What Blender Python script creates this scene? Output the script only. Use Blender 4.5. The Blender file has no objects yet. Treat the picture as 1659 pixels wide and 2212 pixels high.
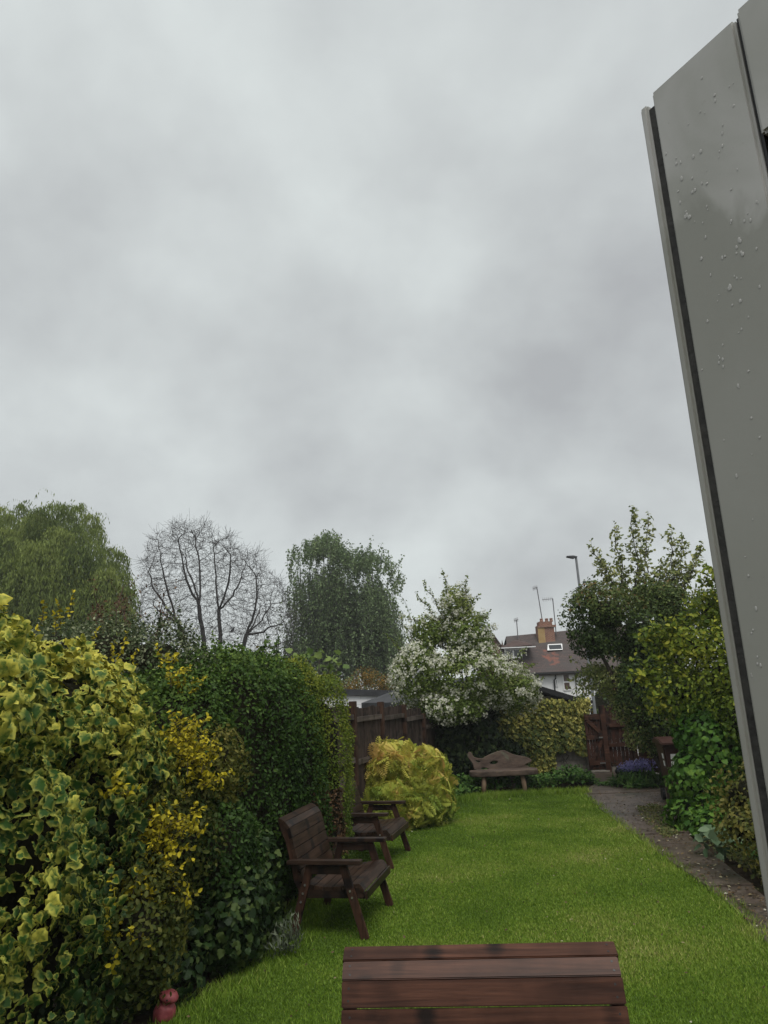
import bpy, bmesh, math, random
import numpy as np
from mathutils import Vector, Matrix

S = bpy.context.scene
random.seed(11)
rng = np.random.default_rng(11)
D = bpy.data
COL = S.collection

# ------------------------------------------------------------------ camera
CAM_H, PITCH, ROLL, FPX = 2.0, math.radians(14.2), math.radians(2.6), 1560.0
fw = Vector((0, math.cos(PITCH), math.sin(PITCH)))
up0 = Vector((0, -math.sin(PITCH), math.cos(PITCH)))
rt0 = Vector((1, 0, 0))
rt = rt0 * math.cos(ROLL) - up0 * math.sin(ROLL)
up = up0 * math.cos(ROLL) + rt0 * math.sin(ROLL)
cd = D.cameras.new('camera')
cd.sensor_fit = 'HORIZONTAL'; cd.sensor_width = 36.0
cd.lens = 36.0 * FPX / 1659.0
cd.clip_start = 0.02; cd.clip_end = 2000
cam = D.objects.new('camera', cd); COL.objects.link(cam)
cam.matrix_world = Matrix(((rt.x, up.x, -fw.x, 0), (rt.y, up.y, -fw.y, 0), (rt.z, up.z, -fw.z, CAM_H), (0, 0, 0, 1)))
S.camera = cam

# ------------------------------------------------------------------ sky, sun, exposure
SUN_EL, SUN_AZ = math.radians(62), math.radians(165)     # azimuth clockwise from +Y
w = D.worlds.new('World'); S.world = w; w.use_nodes = True
nt = w.node_tree; nt.nodes.clear()
def N(t, typ, **kw):
    n = t.nodes.new(typ)
    for k, v in kw.items():
        setattr(n, k, v)
    return n
def L(t, a, b): t.links.new(a, b)
tc = N(nt, 'ShaderNodeTexCoord')
sep = N(nt, 'ShaderNodeSeparateXYZ'); L(nt, tc.outputs['Generated'], sep.inputs[0])
az = N(nt, 'ShaderNodeMath', operation='ABSOLUTE'); L(nt, sep.outputs['Z'], az.inputs[0])
ad = N(nt, 'ShaderNodeMath', operation='ADD'); L(nt, az.outputs[0], ad.inputs[0]); ad.inputs[1].default_value = 0.75
dx = N(nt, 'ShaderNodeMath', operation='DIVIDE'); L(nt, sep.outputs['X'], dx.inputs[0]); L(nt, ad.outputs[0], dx.inputs[1])
dy = N(nt, 'ShaderNodeMath', operation='DIVIDE'); L(nt, sep.outputs['Y'], dy.inputs[0]); L(nt, ad.outputs[0], dy.inputs[1])
cb = N(nt, 'ShaderNodeCombineXYZ'); L(nt, dx.outputs[0], cb.inputs[0]); L(nt, dy.outputs[0], cb.inputs[1]); cb.inputs[2].default_value = 1.9
n1 = N(nt, 'ShaderNodeTexNoise'); L(nt, cb.outputs[0], n1.inputs['Vector'])
n1.inputs['Scale'].default_value = 2.9; n1.inputs['Detail'].default_value = 7; n1.inputs['Roughness'].default_value = 0.52; n1.inputs['Distortion'].default_value = 0.08
cr = N(nt, 'ShaderNodeValToRGB'); L(nt, n1.outputs['Fac'], cr.inputs[0])
e = cr.color_ramp.elements
e[0].position = 0.31; e[0].color = (0.455, 0.47, 0.48, 1)
e[1].position = 0.68; e[1].color = (0.76, 0.81, 0.80, 1)
sky = N(nt, 'ShaderNodeTexSky', sky_type='NISHITA'); sky.sun_disc = False
sky.sun_elevation = SUN_EL; sky.sun_rotation = SUN_AZ
sk = N(nt, 'ShaderNodeVectorMath', operation='SCALE'); L(nt, sky.outputs[0], sk.inputs[0]); sk.inputs['Scale'].default_value = 0.1
mx = N(nt, 'ShaderNodeMix', data_type='RGBA'); mx.inputs['Factor'].default_value = 0.06
L(nt, cr.outputs[0], mx.inputs['A']); L(nt, sk.outputs[0], mx.inputs['B'])
bg = N(nt, 'ShaderNodeBackground'); L(nt, mx.outputs['Result'], bg.inputs['Color']); bg.inputs['Strength'].default_value = 0.66
wo = N(nt, 'ShaderNodeOutputWorld'); L(nt, bg.outputs[0], wo.inputs['Surface'])
sl = D.lights.new('sun', 'SUN'); sl.energy = 1.5; sl.angle = math.radians(35); sl.color = (1, 0.97, 0.92)
so = D.objects.new('sun', sl); COL.objects.link(so)
sd = Vector((math.sin(SUN_AZ) * math.cos(SUN_EL), math.cos(SUN_AZ) * math.cos(SUN_EL), math.sin(SUN_EL)))
so.rotation_euler = (-sd).to_track_quat('-Z', 'Y').to_euler(); so.location = sd * 50
S.view_settings.view_transform = 'Standard'; S.view_settings.look = 'None'
S.view_settings.exposure = 0.6; S.view_settings.gamma = 1.0

# ------------------------------------------------------------------ pixel helpers (pixels of a 1659 x 2212 copy of the photo)
def ray(x, y): return fw + rt * ((x - 829.5) / FPX) + up * ((1106 - y) / FPX)
def ground(x, y, z=0.0):
    d = ray(x, y); return Vector((0, 0, CAM_H)) + d * ((z - CAM_H) / d.z)
def at(x, y, Y):
    d = ray(x, y); return Vector((0, 0, CAM_H)) + d * (Y / d.y)
def src(x, y): return x / 1.8517, y / 1.8517

# ------------------------------------------------------------------ materials
MATS = {}
def newmat(name):
    m = D.materials.new(name); m.use_nodes = True; t = m.node_tree; t.nodes.clear()
    o = N(t, 'ShaderNodeOutputMaterial'); p = N(t, 'ShaderNodeBsdfPrincipled'); L(t, p.outputs[0], o.inputs[0])
    MATS[name] = m; return m, t, p, o
def ramp(t, fac, stops):
    r = N(t, 'ShaderNodeValToRGB'); L(t, fac, r.inputs[0]); el = r.color_ramp.elements
    while len(el) < len(stops): el.new(0.5)
    for q, (ps, c) in zip(el, stops): q.position = ps; q.color = (*c, 1)
    return r.outputs[0]
def noise(t, vec, scale, detail=4, rough=0.55, dist=0.0):
    n = N(t, 'ShaderNodeTexNoise'); n.inputs['Scale'].default_value = scale; n.inputs['Detail'].default_value = detail
    n.inputs['Roughness'].default_value = rough; n.inputs['Distortion'].default_value = dist
    if vec is not None: L(t, vec, n.inputs['Vector'])
    return n.outputs['Fac']
def mixc(t, fac, a, b, blend='MIX'):
    m = N(t, 'ShaderNodeMix', data_type='RGBA', blend_type=blend)
    if isinstance(fac, (int, float)): m.inputs['Factor'].default_value = fac
    else: L(t, fac, m.inputs['Factor'])
    for k, v in (('A', a), ('B', b)):
        if isinstance(v, tuple): m.inputs[k].default_value = (*v, 1)
        else: L(t, v, m.inputs[k])
    return m.outputs['Result']
def bump(t, p, h, strength=0.3, dist=0.01):
    b = N(t, 'ShaderNodeBump'); b.inputs['Strength'].default_value = strength; b.inputs['Distance'].default_value = dist
    L(t, h, b.inputs['Height']); L(t, b.outputs[0], p.inputs['Normal'])
def objvec(t, scale=(1, 1, 1), rnd=True):
    c = N(t, 'ShaderNodeTexCoord'); mp = N(t, 'ShaderNodeMapping'); mp.inputs['Scale'].default_value = scale
    if rnd:
        oi = N(t, 'ShaderNodeObjectInfo'); ml = N(t, 'ShaderNodeMath', operation='MULTIPLY'); L(t, oi.outputs['Random'], ml.inputs[0]); ml.inputs[1].default_value = 37.0
        va = N(t, 'ShaderNodeVectorMath', operation='ADD'); L(t, c.outputs['Object'], va.inputs[0]); L(t, ml.outputs[0], va.inputs[1]); L(t, va.outputs[0], mp.inputs[0])
    else: L(t, c.outputs['Object'], mp.inputs[0])
    return mp.outputs[0]
def leafmat(name, stops, edge=None, rough=0.55, trans=0.25, spec=0.4):
    rough = max(rough, .5); spec = .16
    m, t, p, o = newmat(name)
    a = N(t, 'ShaderNodeAttribute', attribute_name='rnd')
    c = ramp(t, a.outputs['Fac'], stops)
    if edge:
        ea = N(t, 'ShaderNodeAttribute', attribute_name='edge')
        vec = objvec(t, (1, 1, 1), False)
        nz = noise(t, vec, 14, 4, .75)
        s = N(t, 'ShaderNodeMath', operation='ADD'); L(t, ea.outputs['Fac'], s.inputs[0]); L(t, nz, s.inputs[1])
        s2 = N(t, 'ShaderNodeMath', operation='MULTIPLY_ADD'); L(t, a.outputs['Fac'], s2.inputs[0]); s2.inputs[1].default_value = 1.0; L(t, s.outputs[0], s2.inputs[2])
        f = ramp(t, s2.outputs[0], [(0.78, (0, 0, 0)), (1.0, (1, 1, 1))])
        r = N(t, 'ShaderNodeMath', operation='MULTIPLY'); L(t, s2.outputs[0], r.inputs[0]); r.inputs[1].default_value = 0.55
        f = N(t, 'ShaderNodeMapRange'); L(t, s2.outputs[0], f.inputs[0]); f.inputs[1].default_value = 1.05; f.inputs[2].default_value = 1.75
        c2 = ramp(t, a.outputs['Fac'], edge)
        c = mixc(t, f.outputs[0], c, c2)
    L(t, c, p.inputs['Base Color']); p.inputs['Roughness'].default_value = rough
    p.inputs['Specular IOR Level'].default_value = spec
    tr = N(t, 'ShaderNodeBsdfTranslucent'); L(t, c, tr.inputs['Color'])
    ms = N(t, 'ShaderNodeMixShader'); ms.inputs[0].default_value = trans
    L(t, p.outputs[0], ms.inputs[1]); L(t, tr.outputs[0], ms.inputs[2]); L(t, ms.outputs[0], o.inputs[0])
    return m
def noisemat(name, c1, c2, scale, rough=0.8, bmp=0.3, detail=6, spots=None, sc3=(1, 1, 1), metal=0.0, rnd=True, bd=0.01):
    m, t, p, o = newmat(name)
    v = objvec(t, sc3, rnd)
    f = noise(t, v, scale, detail, 0.62)
    c = ramp(t, f, [(0.32, c1), (0.7, c2)])
    if spots:
        sc, cc, lo, hi = spots
        g = noise(t, v, sc, 4, 0.6, 0.6)
        q = ramp(t, g, [(lo, (0, 0, 0)), (hi, (1, 1, 1))])
        c = mixc(t, q, c, cc)
    L(t, c, p.inputs['Base Color']); p.inputs['Roughness'].default_value = rough; p.inputs['Metallic'].default_value = metal
    if bmp: bump(t, p, f, bmp, bd)
    if rough > .88: p.inputs['Specular IOR Level'].default_value = .05
    return m
def woodmat(name, c1, c2, knot, rough=0.55, axis='x', grain=38):
    m, t, p, o = newmat(name)
    lng = {'x': (0.9, 1, 1), 'z': (1, 1, 0.9), 'y': (1, 0.9, 1)}[axis]
    st = tuple(a * (0.055 if a < 1 else 1) for a in lng)
    v = objvec(t, st); v2 = objvec(t, tuple(1.0 if a < 1 else .38 for a in lng)); v2.node.inputs['Rotation'].default_value = (0, .5, .3); v3 = objvec(t, (1, 1, 1))
    f = noise(t, v, grain, 7, 0.65, 0.5)
    f2 = noise(t, v3, 2.6, 4, 0.6)
    c = ramp(t, f, [(0.3, c1), (0.68, c2)])
    c = mixc(t, ramp(t, f2, [(0.38, (0, 0, 0)), (0.66, (0.75, 0.75, 0.75))]), c, tuple(x * 0.5 for x in c1))
    vo = N(t, 'ShaderNodeTexVoronoi'); vo.inputs['Scale'].default_value = 6.5; L(t, v2, vo.inputs['Vector'])
    wv = N(t, 'ShaderNodeMath', operation='MULTIPLY_ADD'); L(t, f, wv.inputs[0]); wv.inputs[1].default_value = 0.22; L(t, vo.outputs['Distance'], wv.inputs[2])
    kn = ramp(t, wv.outputs[0], [(0.33, (.92, .92, .92)), (0.50, (0, 0, 0))])
    c = mixc(t, kn, c, knot)
    L(t, c, p.inputs['Base Color']); p.inputs['Roughness'].default_value = rough; p.inputs['Specular IOR Level'].default_value = .2
    bump(t, p, f, 0.35, 0.004)
    return m
def plain(name, c, rough=0.5, metal=0.0, trans=0.0, spec=0.5):
    m, t, p, o = newmat(name); p.inputs['Base Color'].default_value = (*c, 1); p.inputs['Roughness'].default_value = rough
    p.inputs['Metallic'].default_value = metal; p.inputs['Transmission Weight'].default_value = trans; p.inputs['Specular IOR Level'].default_value = spec
    return m

# ------------------------------------------------------------------ mesh helpers
def link(o, parent=None):
    COL.objects.link(o)
    if parent is not None: o.parent = parent
    return o
def thing(name, label, cat, loc=(0, 0, 0), rz=0.0, group=None):
    o = D.objects.new(name, None); o.empty_display_size = 0.1
    o.location = loc; o.rotation_euler = (0, 0, rz); COL.objects.link(o)
    o['label'] = label; o['category'] = cat
    if group: o['group'] = group
    return o
def tag(o, label=None, cat=None, group=None, kind=None):
    if label: o['label'] = label
    if cat: o['category'] = cat
    if group: o['group'] = group
    if kind: o['kind'] = kind
    return o
def npmesh(name, V, F, mat, attrs=None, smooth=False):
    """V (n,3); F list of int arrays (m,k)"""
    V = np.asarray(V, dtype=np.float32); me = D.meshes.new(name)
    me.vertices.add(len(V)); me.vertices.foreach_set('co', V.ravel())
    F = [np.asarray(f, dtype=np.int32) for f in F if len(f)]
    idx = np.concatenate([f.ravel() for f in F]); tot = np.concatenate([np.full(len(f), f.shape[1], np.int32) for f in F])
    st = np.concatenate([[0], np.cumsum(tot)[:-1]]).astype(np.int32)
    me.loops.add(len(idx)); me.loops.foreach_set('vertex_index', idx)
    me.polygons.add(len(tot)); me.polygons.foreach_set('loop_start', st)
    try: me.polygons.foreach_set('loop_total', tot)
    except Exception: pass
    if smooth: me.polygons.foreach_set('use_smooth', np.ones(len(tot), bool))
    me.update(calc_edges=True)
    for k, a in (attrs or {}).items():
        at_ = me.attributes.new(k, 'FLOAT', 'POINT'); at_.data.foreach_set('value', np.asarray(a, dtype=np.float32))
    if mat is not None: me.materials.append(mat)
    return me
def mk(name, me, parent=None, loc=None):
    o = D.objects.new(name, me); link(o, parent)
    if loc is not None: o.location = loc
    return o
class MB:
    """collects boxes, bars, prisms into one mesh"""
    def __init__(s): s.v = []; s.f = []
    def add(s, vs, fs):
        b = len(s.v); s.v += [tuple(v) for v in vs]; s.f += [tuple(b + i for i in f) for f in fs]; return s
    def box(s, a, b):
        x0, y0, z0 = a; x1, y1, z1 = b
        return s.add([(x0, y0, z0), (x1, y0, z0), (x1, y1, z0), (x0, y1, z0), (x0, y0, z1), (x1, y0, z1), (x1, y1, z1), (x0, y1, z1)],
                     [(3, 2, 1, 0), (4, 5, 6, 7), (0, 1, 5, 4), (1, 2, 6, 5), (2, 3, 7, 6), (3, 0, 4, 7)])
    def bar(s, p, q, wdt, hgt, side=(1, 0, 0)):
        p = Vector(p); q = Vector(q); d = (q - p).normalized(); sx = Vector(side); sx = (sx - d * sx.dot(d)).normalized(); sz = d.cross(sx)
        vs = []
        for e in (p, q):
            for a, b in ((-1, -1), (1, -1), (1, 1), (-1, 1)): vs.append(e + sx * a * wdt / 2 + sz * b * hgt / 2)
        return s.add(vs, [(3, 2, 1, 0), (4, 5, 6, 7), (0, 1, 5, 4), (1, 2, 6, 5), (2, 3, 7, 6), (3, 0, 4, 7)])
    def tube(s, pts, rads, k=8, cap=True):
        pts = [Vector(p) for p in pts]; vs = []; fs = []
        for i, p in enumerate(pts):
            d = (pts[min(i + 1, len(pts) - 1)] - pts[max(i - 1, 0)]).normalized()
            a = Vector((0, 0, 1)) if abs(d.z) < 0.9 else Vector((1, 0, 0)); u = d.cross(a).normalized(); v = d.cross(u)
            r = rads[i] if hasattr(rads, '__len__') else rads
            for j in range(k): an = 2 * math.pi * j / k; vs.append(p + (u * math.cos(an) + v * math.sin(an)) * r)
        for i in range(len(pts) - 1):
            for j in range(k): fs.append((i * k + j, (i + 1) * k + j, (i + 1) * k + (j + 1) % k, i * k + (j + 1) % k))
        if cap: fs.append(tuple(range(k))); fs.append(tuple((len(pts) - 1) * k + j for j in reversed(range(k))))
        return s.add(vs, fs)
    def prism(s, poly, axis, a, b):
        """2-D polygon extruded along axis ('x': poly is (y,z); 'y': (x,z); 'z': (x,y))"""
        n = len(poly)
        def P(q, h): return {'x': (h, q[0], q[1]), 'y': (q[0], h, q[1]), 'z': (q[0], q[1], h)}[axis]
        vs = [P(q, a) for q in poly] + [P(q, b) for q in poly]
        fs = [tuple(reversed(range(n))), tuple(range(n, 2 * n))] + [(i, (i + 1) % n, n + (i + 1) % n, n + i) for i in range(n)]
        return s.add(vs, fs)
    def lathe(s, prof, k=16, c=(0, 0, 0)):
        vs = []; fs = []
        for r, z in prof:
            for j in range(k): an = 2 * math.pi * j / k; vs.append((c[0] + r * math.cos(an), c[1] + r * math.sin(an), c[2] + z))
        for i in range(len(prof) - 1):
            for j in range(k): fs.append((i * k + j, i * k + (j + 1) % k, (i + 1) * k + (j + 1) % k, (i + 1) * k + j))
        fs.append(tuple(reversed(range(k)))); fs.append(tuple((len(prof) - 1) * k + j for j in range(k)))
        return s.add(vs, fs)
    def build(s, name, mat, parent=None, bevel=0.0, smooth=False, seg=2):
        me = D.meshes.new(name); me.from_pydata(s.v, [], s.f); me.materials.append(mat)
        bm = bmesh.new(); bm.from_mesh(me); bmesh.ops.recalc_face_normals(bm, faces=bm.faces)
        if bevel: bmesh.ops.bevel(bm, geom=list(bm.edges), offset=bevel, segments=seg, affect='EDGES', clamp_overlap=True)
        if smooth:
            for f in bm.faces: f.smooth = True
        bm.to_mesh(me); bm.free()
        return mk(name, me, parent)

# ------------------------------------------------------------------ noise + foliage
_W = [(rng.normal(size=3), rng.uniform(0, 6.28)) for _ in range(10)]
def snoise(P, sc=1.0, seed=0):
    P = np.asarray(P) * sc; r = np.zeros(len(P))
    for i, (k, ph) in enumerate(_W):
        f = 0.7 + 0.35 * i
        r += np.sin(P @ (k * f) + ph * (1 + seed)) / (1 + 0.35 * i)
    return r / 3.0
def unit(a): return a / (np.linalg.norm(a, axis=1, keepdims=True) + 1e-9)
def frames(Nn, jit, droop, fwd, spread):
    n = len(Nn); z = unit(Nn + rng.normal(size=(n, 3)) * jit)
    t0 = np.array([0, 0, -1.0]) * droop + Nn * fwd + rng.normal(size=(n, 3)) * spread
    y = unit(t0 - (t0 * z).sum(1, keepdims=True) * z); x = np.cross(y, z)
    return x, y, z
def tmpl(verts, faces, edge=None):
    v = np.array(verts, float); return v, [np.array(f, int) for f in faces], (np.zeros(len(v)) if edge is None else np.array(edge, float))
T_DIA = tmpl([(0, 0, 0), (-.3, .45, .07), (0, 1, -.02), (.3, .45, .07)], [[(0, 2, 1), (0, 3, 2)]])
T_NARROW = tmpl([(0, 0, 0), (-.09, .4, .02), (0, 1, -.03), (.09, .4, .02)], [[(0, 2, 1), (0, 3, 2)]])
T_OVAL = tmpl([(0, 0, 0), (-.28, .28, .07), (-.25, .68, .05), (0, 1, -.06), (.25, .68, .05), (.28, .28, .07)], [[(0, 3, 2, 1), (0, 5, 4, 3)]])
def ivy_t(wave, simple=False, lob=1.0, seed=0):
    r = np.random.default_rng(100 + seed)
    half = [(-.2, -.09), (-.43, 0.03), (-.50 * lob, .24), (-.41, .37), (-.43 * lob, .58), (-.22, .74)]
    out = [(0, 0.0)] + half + [(0, 1.0)] + [(-x, y) for x, y in reversed(half)]
    out = [(x + r.normal() * .02, y + r.normal() * .02) for x, y in out]
    c = np.array((0, .36)); v = [(0, .36, 0)]; ed = [0.0]; n = len(out)
    if not simple:
        for x, y in out: q = c + (np.array((x, y)) - c) * .62; v.append((q[0], q[1], .05 + wave * .4 * r.normal())); ed.append(float(r.uniform(-.15, .55)))
    for x, y in out: v.append((x, y, wave * r.normal() - .05)); ed.append(float(r.uniform(.65, 1.3)))
    if simple: return tmpl(v, [[(0, 1 + (i + 1) % n, 1 + i) for i in range(n)]], ed)
    return tmpl(v, [[(0, 1 + (i + 1) % n, 1 + i) for i in range(n)], [(1 + i, 1 + (i + 1) % n, 1 + n + (i + 1) % n, 1 + n + i) for i in range(n)]], ed)
IVY = [ivy_t(.10, seed=i, lob=.85 + .06 * i) for i in range(7)]
IVYS = [ivy_t(.06, True, seed=i) for i in range(4)]
def fern_t(n=8, wdt=.34, seed=0):
    v = []; f = []; r = np.random.default_rng(seed)
    for i in range(n):
        y = .12 + .8 * i / n; ln = wdt * math.sin(math.pi * (.18 + .74 * i / n)) ; zz = -.35 * y * y
        for s in (-1, 1):
            b = len(v); a = .5 + .1 * r.normal()
            v += [(0, y, zz), (s * ln, y + ln * a, zz - .12 * ln * 3 * .4), (s * ln * .42, y + .15 + ln * .1, zz + .02)]
            f.append((b, b + 1, b + 2))
    b = len(v); v += [(-.025, .85, -.25), (.025, .85, -.25), (0, 1.02, -.38)]; f.append((b, b + 1, b + 2))
    b = len(v); v += [(-.008, 0, 0), (.008, 0, 0), (0, .9, -.3)]; f.append((b, b + 1, b + 2))
    return tmpl(v, [f])
FERN = [fern_t(seed=i) for i in range(3)]
def flower_t():
    v = [(0, 0, 0)]; f = []
    for i in range(5):
        a = 2 * math.pi * i / 5; b = len(v)
        v += [(math.cos(a - .42) * .4, math.sin(a - .42) * .4, .1), (math.cos(a) * .55, math.sin(a) * .55, .14), (math.cos(a + .42) * .4, math.sin(a + .42) * .4, .1)]
        f.append((0, b, b + 1, b + 2))
    return tmpl(v, [f])
FLOWER = [flower_t()]
def leafset(name, P, Nn, size, tpls, mat, root, rnd=None, jit=.4, droop=.6, fwd=.25, spread=.5, parts=0, part_name='leaf', stuff=True):
    """a cloud of leaves: the `parts` that show largest are objects of their own, the rest one mesh"""
    P = np.asarray(P, float); n = len(P)
    size = np.broadcast_to(np.asarray(size, float), (n,)).copy()
    if rnd is None: rnd = rng.uniform(0, 1, n)
    rnd = np.clip(rnd, 0.02, .98)
    x, y, z = frames(np.asarray(Nn, float), jit, droop, fwd, spread)
    base = np.array(root.location) if root is not None else np.zeros(3)
    solo = np.zeros(n, bool)
    if parts:
        tocam = np.array([0, 0, CAM_H]) - P; dist = np.linalg.norm(tocam, axis=1)
        face = np.abs((z * tocam).sum(1)) / dist * (0.3 + 0.7 * ((np.asarray(Nn) * tocam).sum(1) > 0))
        score = size / dist * (0.25 + face)
        pk = np.argsort(-score)[:parts]; solo[pk] = True
        buck = {}
        for i in pk:
            ti = int(i) % len(tpls); bi = int(rnd[i] * 4)
            key = (ti, bi)
            if key not in buck:
                tv, tf, te = tpls[ti]
                buck[key] = npmesh(part_name, tv, tf, mat, {'rnd': np.full(len(tv), (bi + .5) / 4), 'edge': te})
            o = D.objects.new(part_name, buck[key]); COL.objects.link(o); o.parent = root
            p = P[i] - base; s = size[i]
            o.matrix_local = Matrix(((x[i][0] * s, y[i][0] * s, z[i][0] * s, p[0]), (x[i][1] * s, y[i][1] * s, z[i][1] * s, p[1]), (x[i][2] * s, y[i][2] * s, z[i][2] * s, p[2]), (0, 0, 0, 1)))
    keep = ~solo; idx = np.nonzero(keep)[0]
    VV = []; FF = {}; RR = []; EE = []; off = 0
    for ti, (tv, tf, te) in enumerate(tpls):
        ids = idx[idx % len(tpls) == ti]
        if not len(ids): continue
        k = len(tv); s = size[ids][:, None, None]
        V = P[ids][:, None, :] - base + s * (x[ids][:, None, :] * tv[None, :, 0:1] + y[ids][:, None, :] * tv[None, :, 1:2] + z[ids][:, None, :] * tv[None, :, 2:3])
        VV.append(V.reshape(-1, 3)); RR.append(np.repeat(rnd[ids], k)); EE.append(np.tile(te, len(ids)))
        o_ = (np.arange(len(ids)) * k + off)[:, None, None]
        for f in tf: FF.setdefault(f.shape[1], []).append((f[None] + o_).reshape(-1, f.shape[1]))
        off += k * len(ids)
    me = npmesh(name, np.concatenate(VV), [np.concatenate(q) for q in FF.values()], mat, {'rnd': np.concatenate(RR), 'edge': np.concatenate(EE)})
    o = mk(name, me, root)
    if stuff: o['kind'] = 'stuff'
    return o
def blobs(bl, n, depth=.25, lump=.18, lsc=2.2, back=-.55, seed=0, zmin=0.03, pw=2.0):
    """points near the surface of a union of lumpy ellipsoids -> P, N"""
    C = np.array([b[0] for b in bl], float); R = np.array([b[1] for b in bl], float)
    ar = np.array([(r[0] * r[1]) ** .8 + (r[0] * r[2]) ** .8 + (r[1] * r[2]) ** .8 for r in R]); ar /= ar.sum()
    outP = []; outN = []; cnt = 0
    while cnt < n:
        m = int((n - cnt) * 2.2) + 200
        b = rng.choice(len(bl), m, p=ar); d = unit(rng.normal(size=(m, 3)))
        d = d / (np.abs(d) ** pw).sum(1, keepdims=True) ** (1 / pw); base = C[b] + R[b] * d
        s = 1 + lump * snoise(base, lsc, seed) + .5 * lump * snoise(base, lsc * 2.7, seed + 1)
        dp = rng.uniform(0, 1, m) ** 1.6 * depth
        P = C[b] + R[b] * d * (s - dp)[:, None]
        Nn = unit(np.sign(d) * np.abs(d) ** (pw - 1) / R[b])
        ok = P[:, 2] > zmin
        for j in range(len(bl)):
            q = (np.abs((P - C[j]) / R[j]) ** pw).sum(1) ** (1 / pw)
            ok &= (b == j) | (q > 1 - depth * .7)
        tc_ = unit(np.array([0, 0, CAM_H]) - P); ok &= (Nn * tc_).sum(1) > back
        outP.append(P[ok]); outN.append(Nn[ok]); cnt += ok.sum()
    return np.concatenate(outP)[:n], np.concatenate(outN)[:n]
def core(bl, mat, root, name='opaque_core', sh=.62, lump=.12, lsc=2.5, pw=2.0):
    """the dense twiggy inside of a shrub, an opaque solid added to block light"""
    V = []; F = []; off = 0; base = np.array(root.location)
    for c, r in bl:
        nu, nv = 18, 11; g = []
        for i in range(nv):
            th = math.pi * (i + .5) / nv
            for j in range(nu):
                ph = 2 * math.pi * j / nu; g.append((math.sin(th) * math.cos(ph), math.sin(th) * math.sin(ph), math.cos(th)))
        g = np.array(g); g = g / (np.abs(g) ** pw).sum(1, keepdims=True) ** (1 / pw); P = np.array(c) + g * np.array(r) * sh
        P += (g * np.array(r)) * (lump * snoise(P, lsc * 2))[:, None]; P[:, 2] = np.maximum(P[:, 2], -.02)
        V.append(P - base)
        for i in range(nv - 1):
            for j in range(nu): F.append((off + i * nu + j, off + (i + 1) * nu + j, off + (i + 1) * nu + (j + 1) % nu, off + i * nu + (j + 1) % nu))
        off += len(g)
    return mk(name, npmesh(name, np.concatenate(V), [F], mat), root)
def tubes(name, segs, mat, root, thick=.02, k=(6, 3)):
    """segments (p0,p1,r0,r1) as one mesh"""
    base = np.array(root.location); V = []; F = []; off = 0
    for kk, sel in ((k[0], lambda r: r >= thick), (k[1], lambda r: r < thick)):
        ss = [s for s in segs if sel(s[2])]
        if not ss: continue
        p0 = np.array([s[0] for s in ss]); p1 = np.array([s[1] for s in ss]); r0 = np.array([s[2] for s in ss]); r1 = np.array([s[3] for s in ss])
        d = unit(p1 - p0); a = np.where(np.abs(d[:, 2:3]) < .9, np.array([[0, 0, 1.0]]), np.array([[1.0, 0, 0]]))
        u = unit(np.cross(d, a)); v = np.cross(d, u); m = len(ss)
        an = 2 * np.pi * np.arange(kk) / kk; cs = np.cos(an)[None, :, None]; sn = np.sin(an)[None, :, None]
        ring = u[:, None] * cs + v[:, None] * sn
        A = p0[:, None] + ring * r0[:, None, None] - base; B = p1[:, None] + ring * r1[:, None, None] - base
        V.append(np.concatenate([A, B], 1).reshape(-1, 3))
        b = (np.arange(m) * 2 * kk + off)[:, None]; j = np.arange(kk)[None]; j2 = (j + 1) % kk
        F.append(np.stack([b + j, b + kk + j, b + kk + j2, b + j2], -1).reshape(-1, 4)); off += m * 2 * kk
    return mk(name, npmesh(name, np.concatenate(V), [np.concatenate(F)], mat, smooth=True), root)
def grow(p, d, ln, r, lv, cfg, segs, tips):
    """recursive branch; cfg: per level (steps, bend, up, kids, spread, len ratio, rad ratio)"""
    st, bend, upb, kids, spr, lr, rr = cfg[lv]
    p = Vector(p); d = Vector(d).normalized(); stp = ln / st
    kid_at = sorted(random.uniform(.25, 1.0) for _ in range(kids)) if lv + 1 < len(cfg) else []
    q = 0
    for i in range(st):
        d = (d + Vector((random.gauss(0, bend), random.gauss(0, bend), random.gauss(0, bend) + upb))).normalized()
        t0, t1 = i / st, (i + 1) / st
        p2 = p + d * stp; segs.append((tuple(p), tuple(p2), r * (1 - .6 * t0), r * (1 - .6 * t1)))
        while q < len(kid_at) and kid_at[q] <= t1 + 1e-6:
            ax = d.orthogonal().normalized(); ax.rotate(Matrix.Rotation(random.uniform(0, 6.283), 3, d))
            dd = (d * math.cos(spr) + ax * math.sin(spr * random.uniform(.7, 1.25)))
            f = 1 - .45 * kid_at[q]
            grow(p2, dd, ln * lr * f * random.uniform(.75, 1.2), r * (1 - .6 * t1) * rr, lv + 1, cfg, segs, tips); q += 1
        p = p2
        if lv >= len(cfg) - 2: tips.append((tuple(p), tuple(d), lv))
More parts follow.
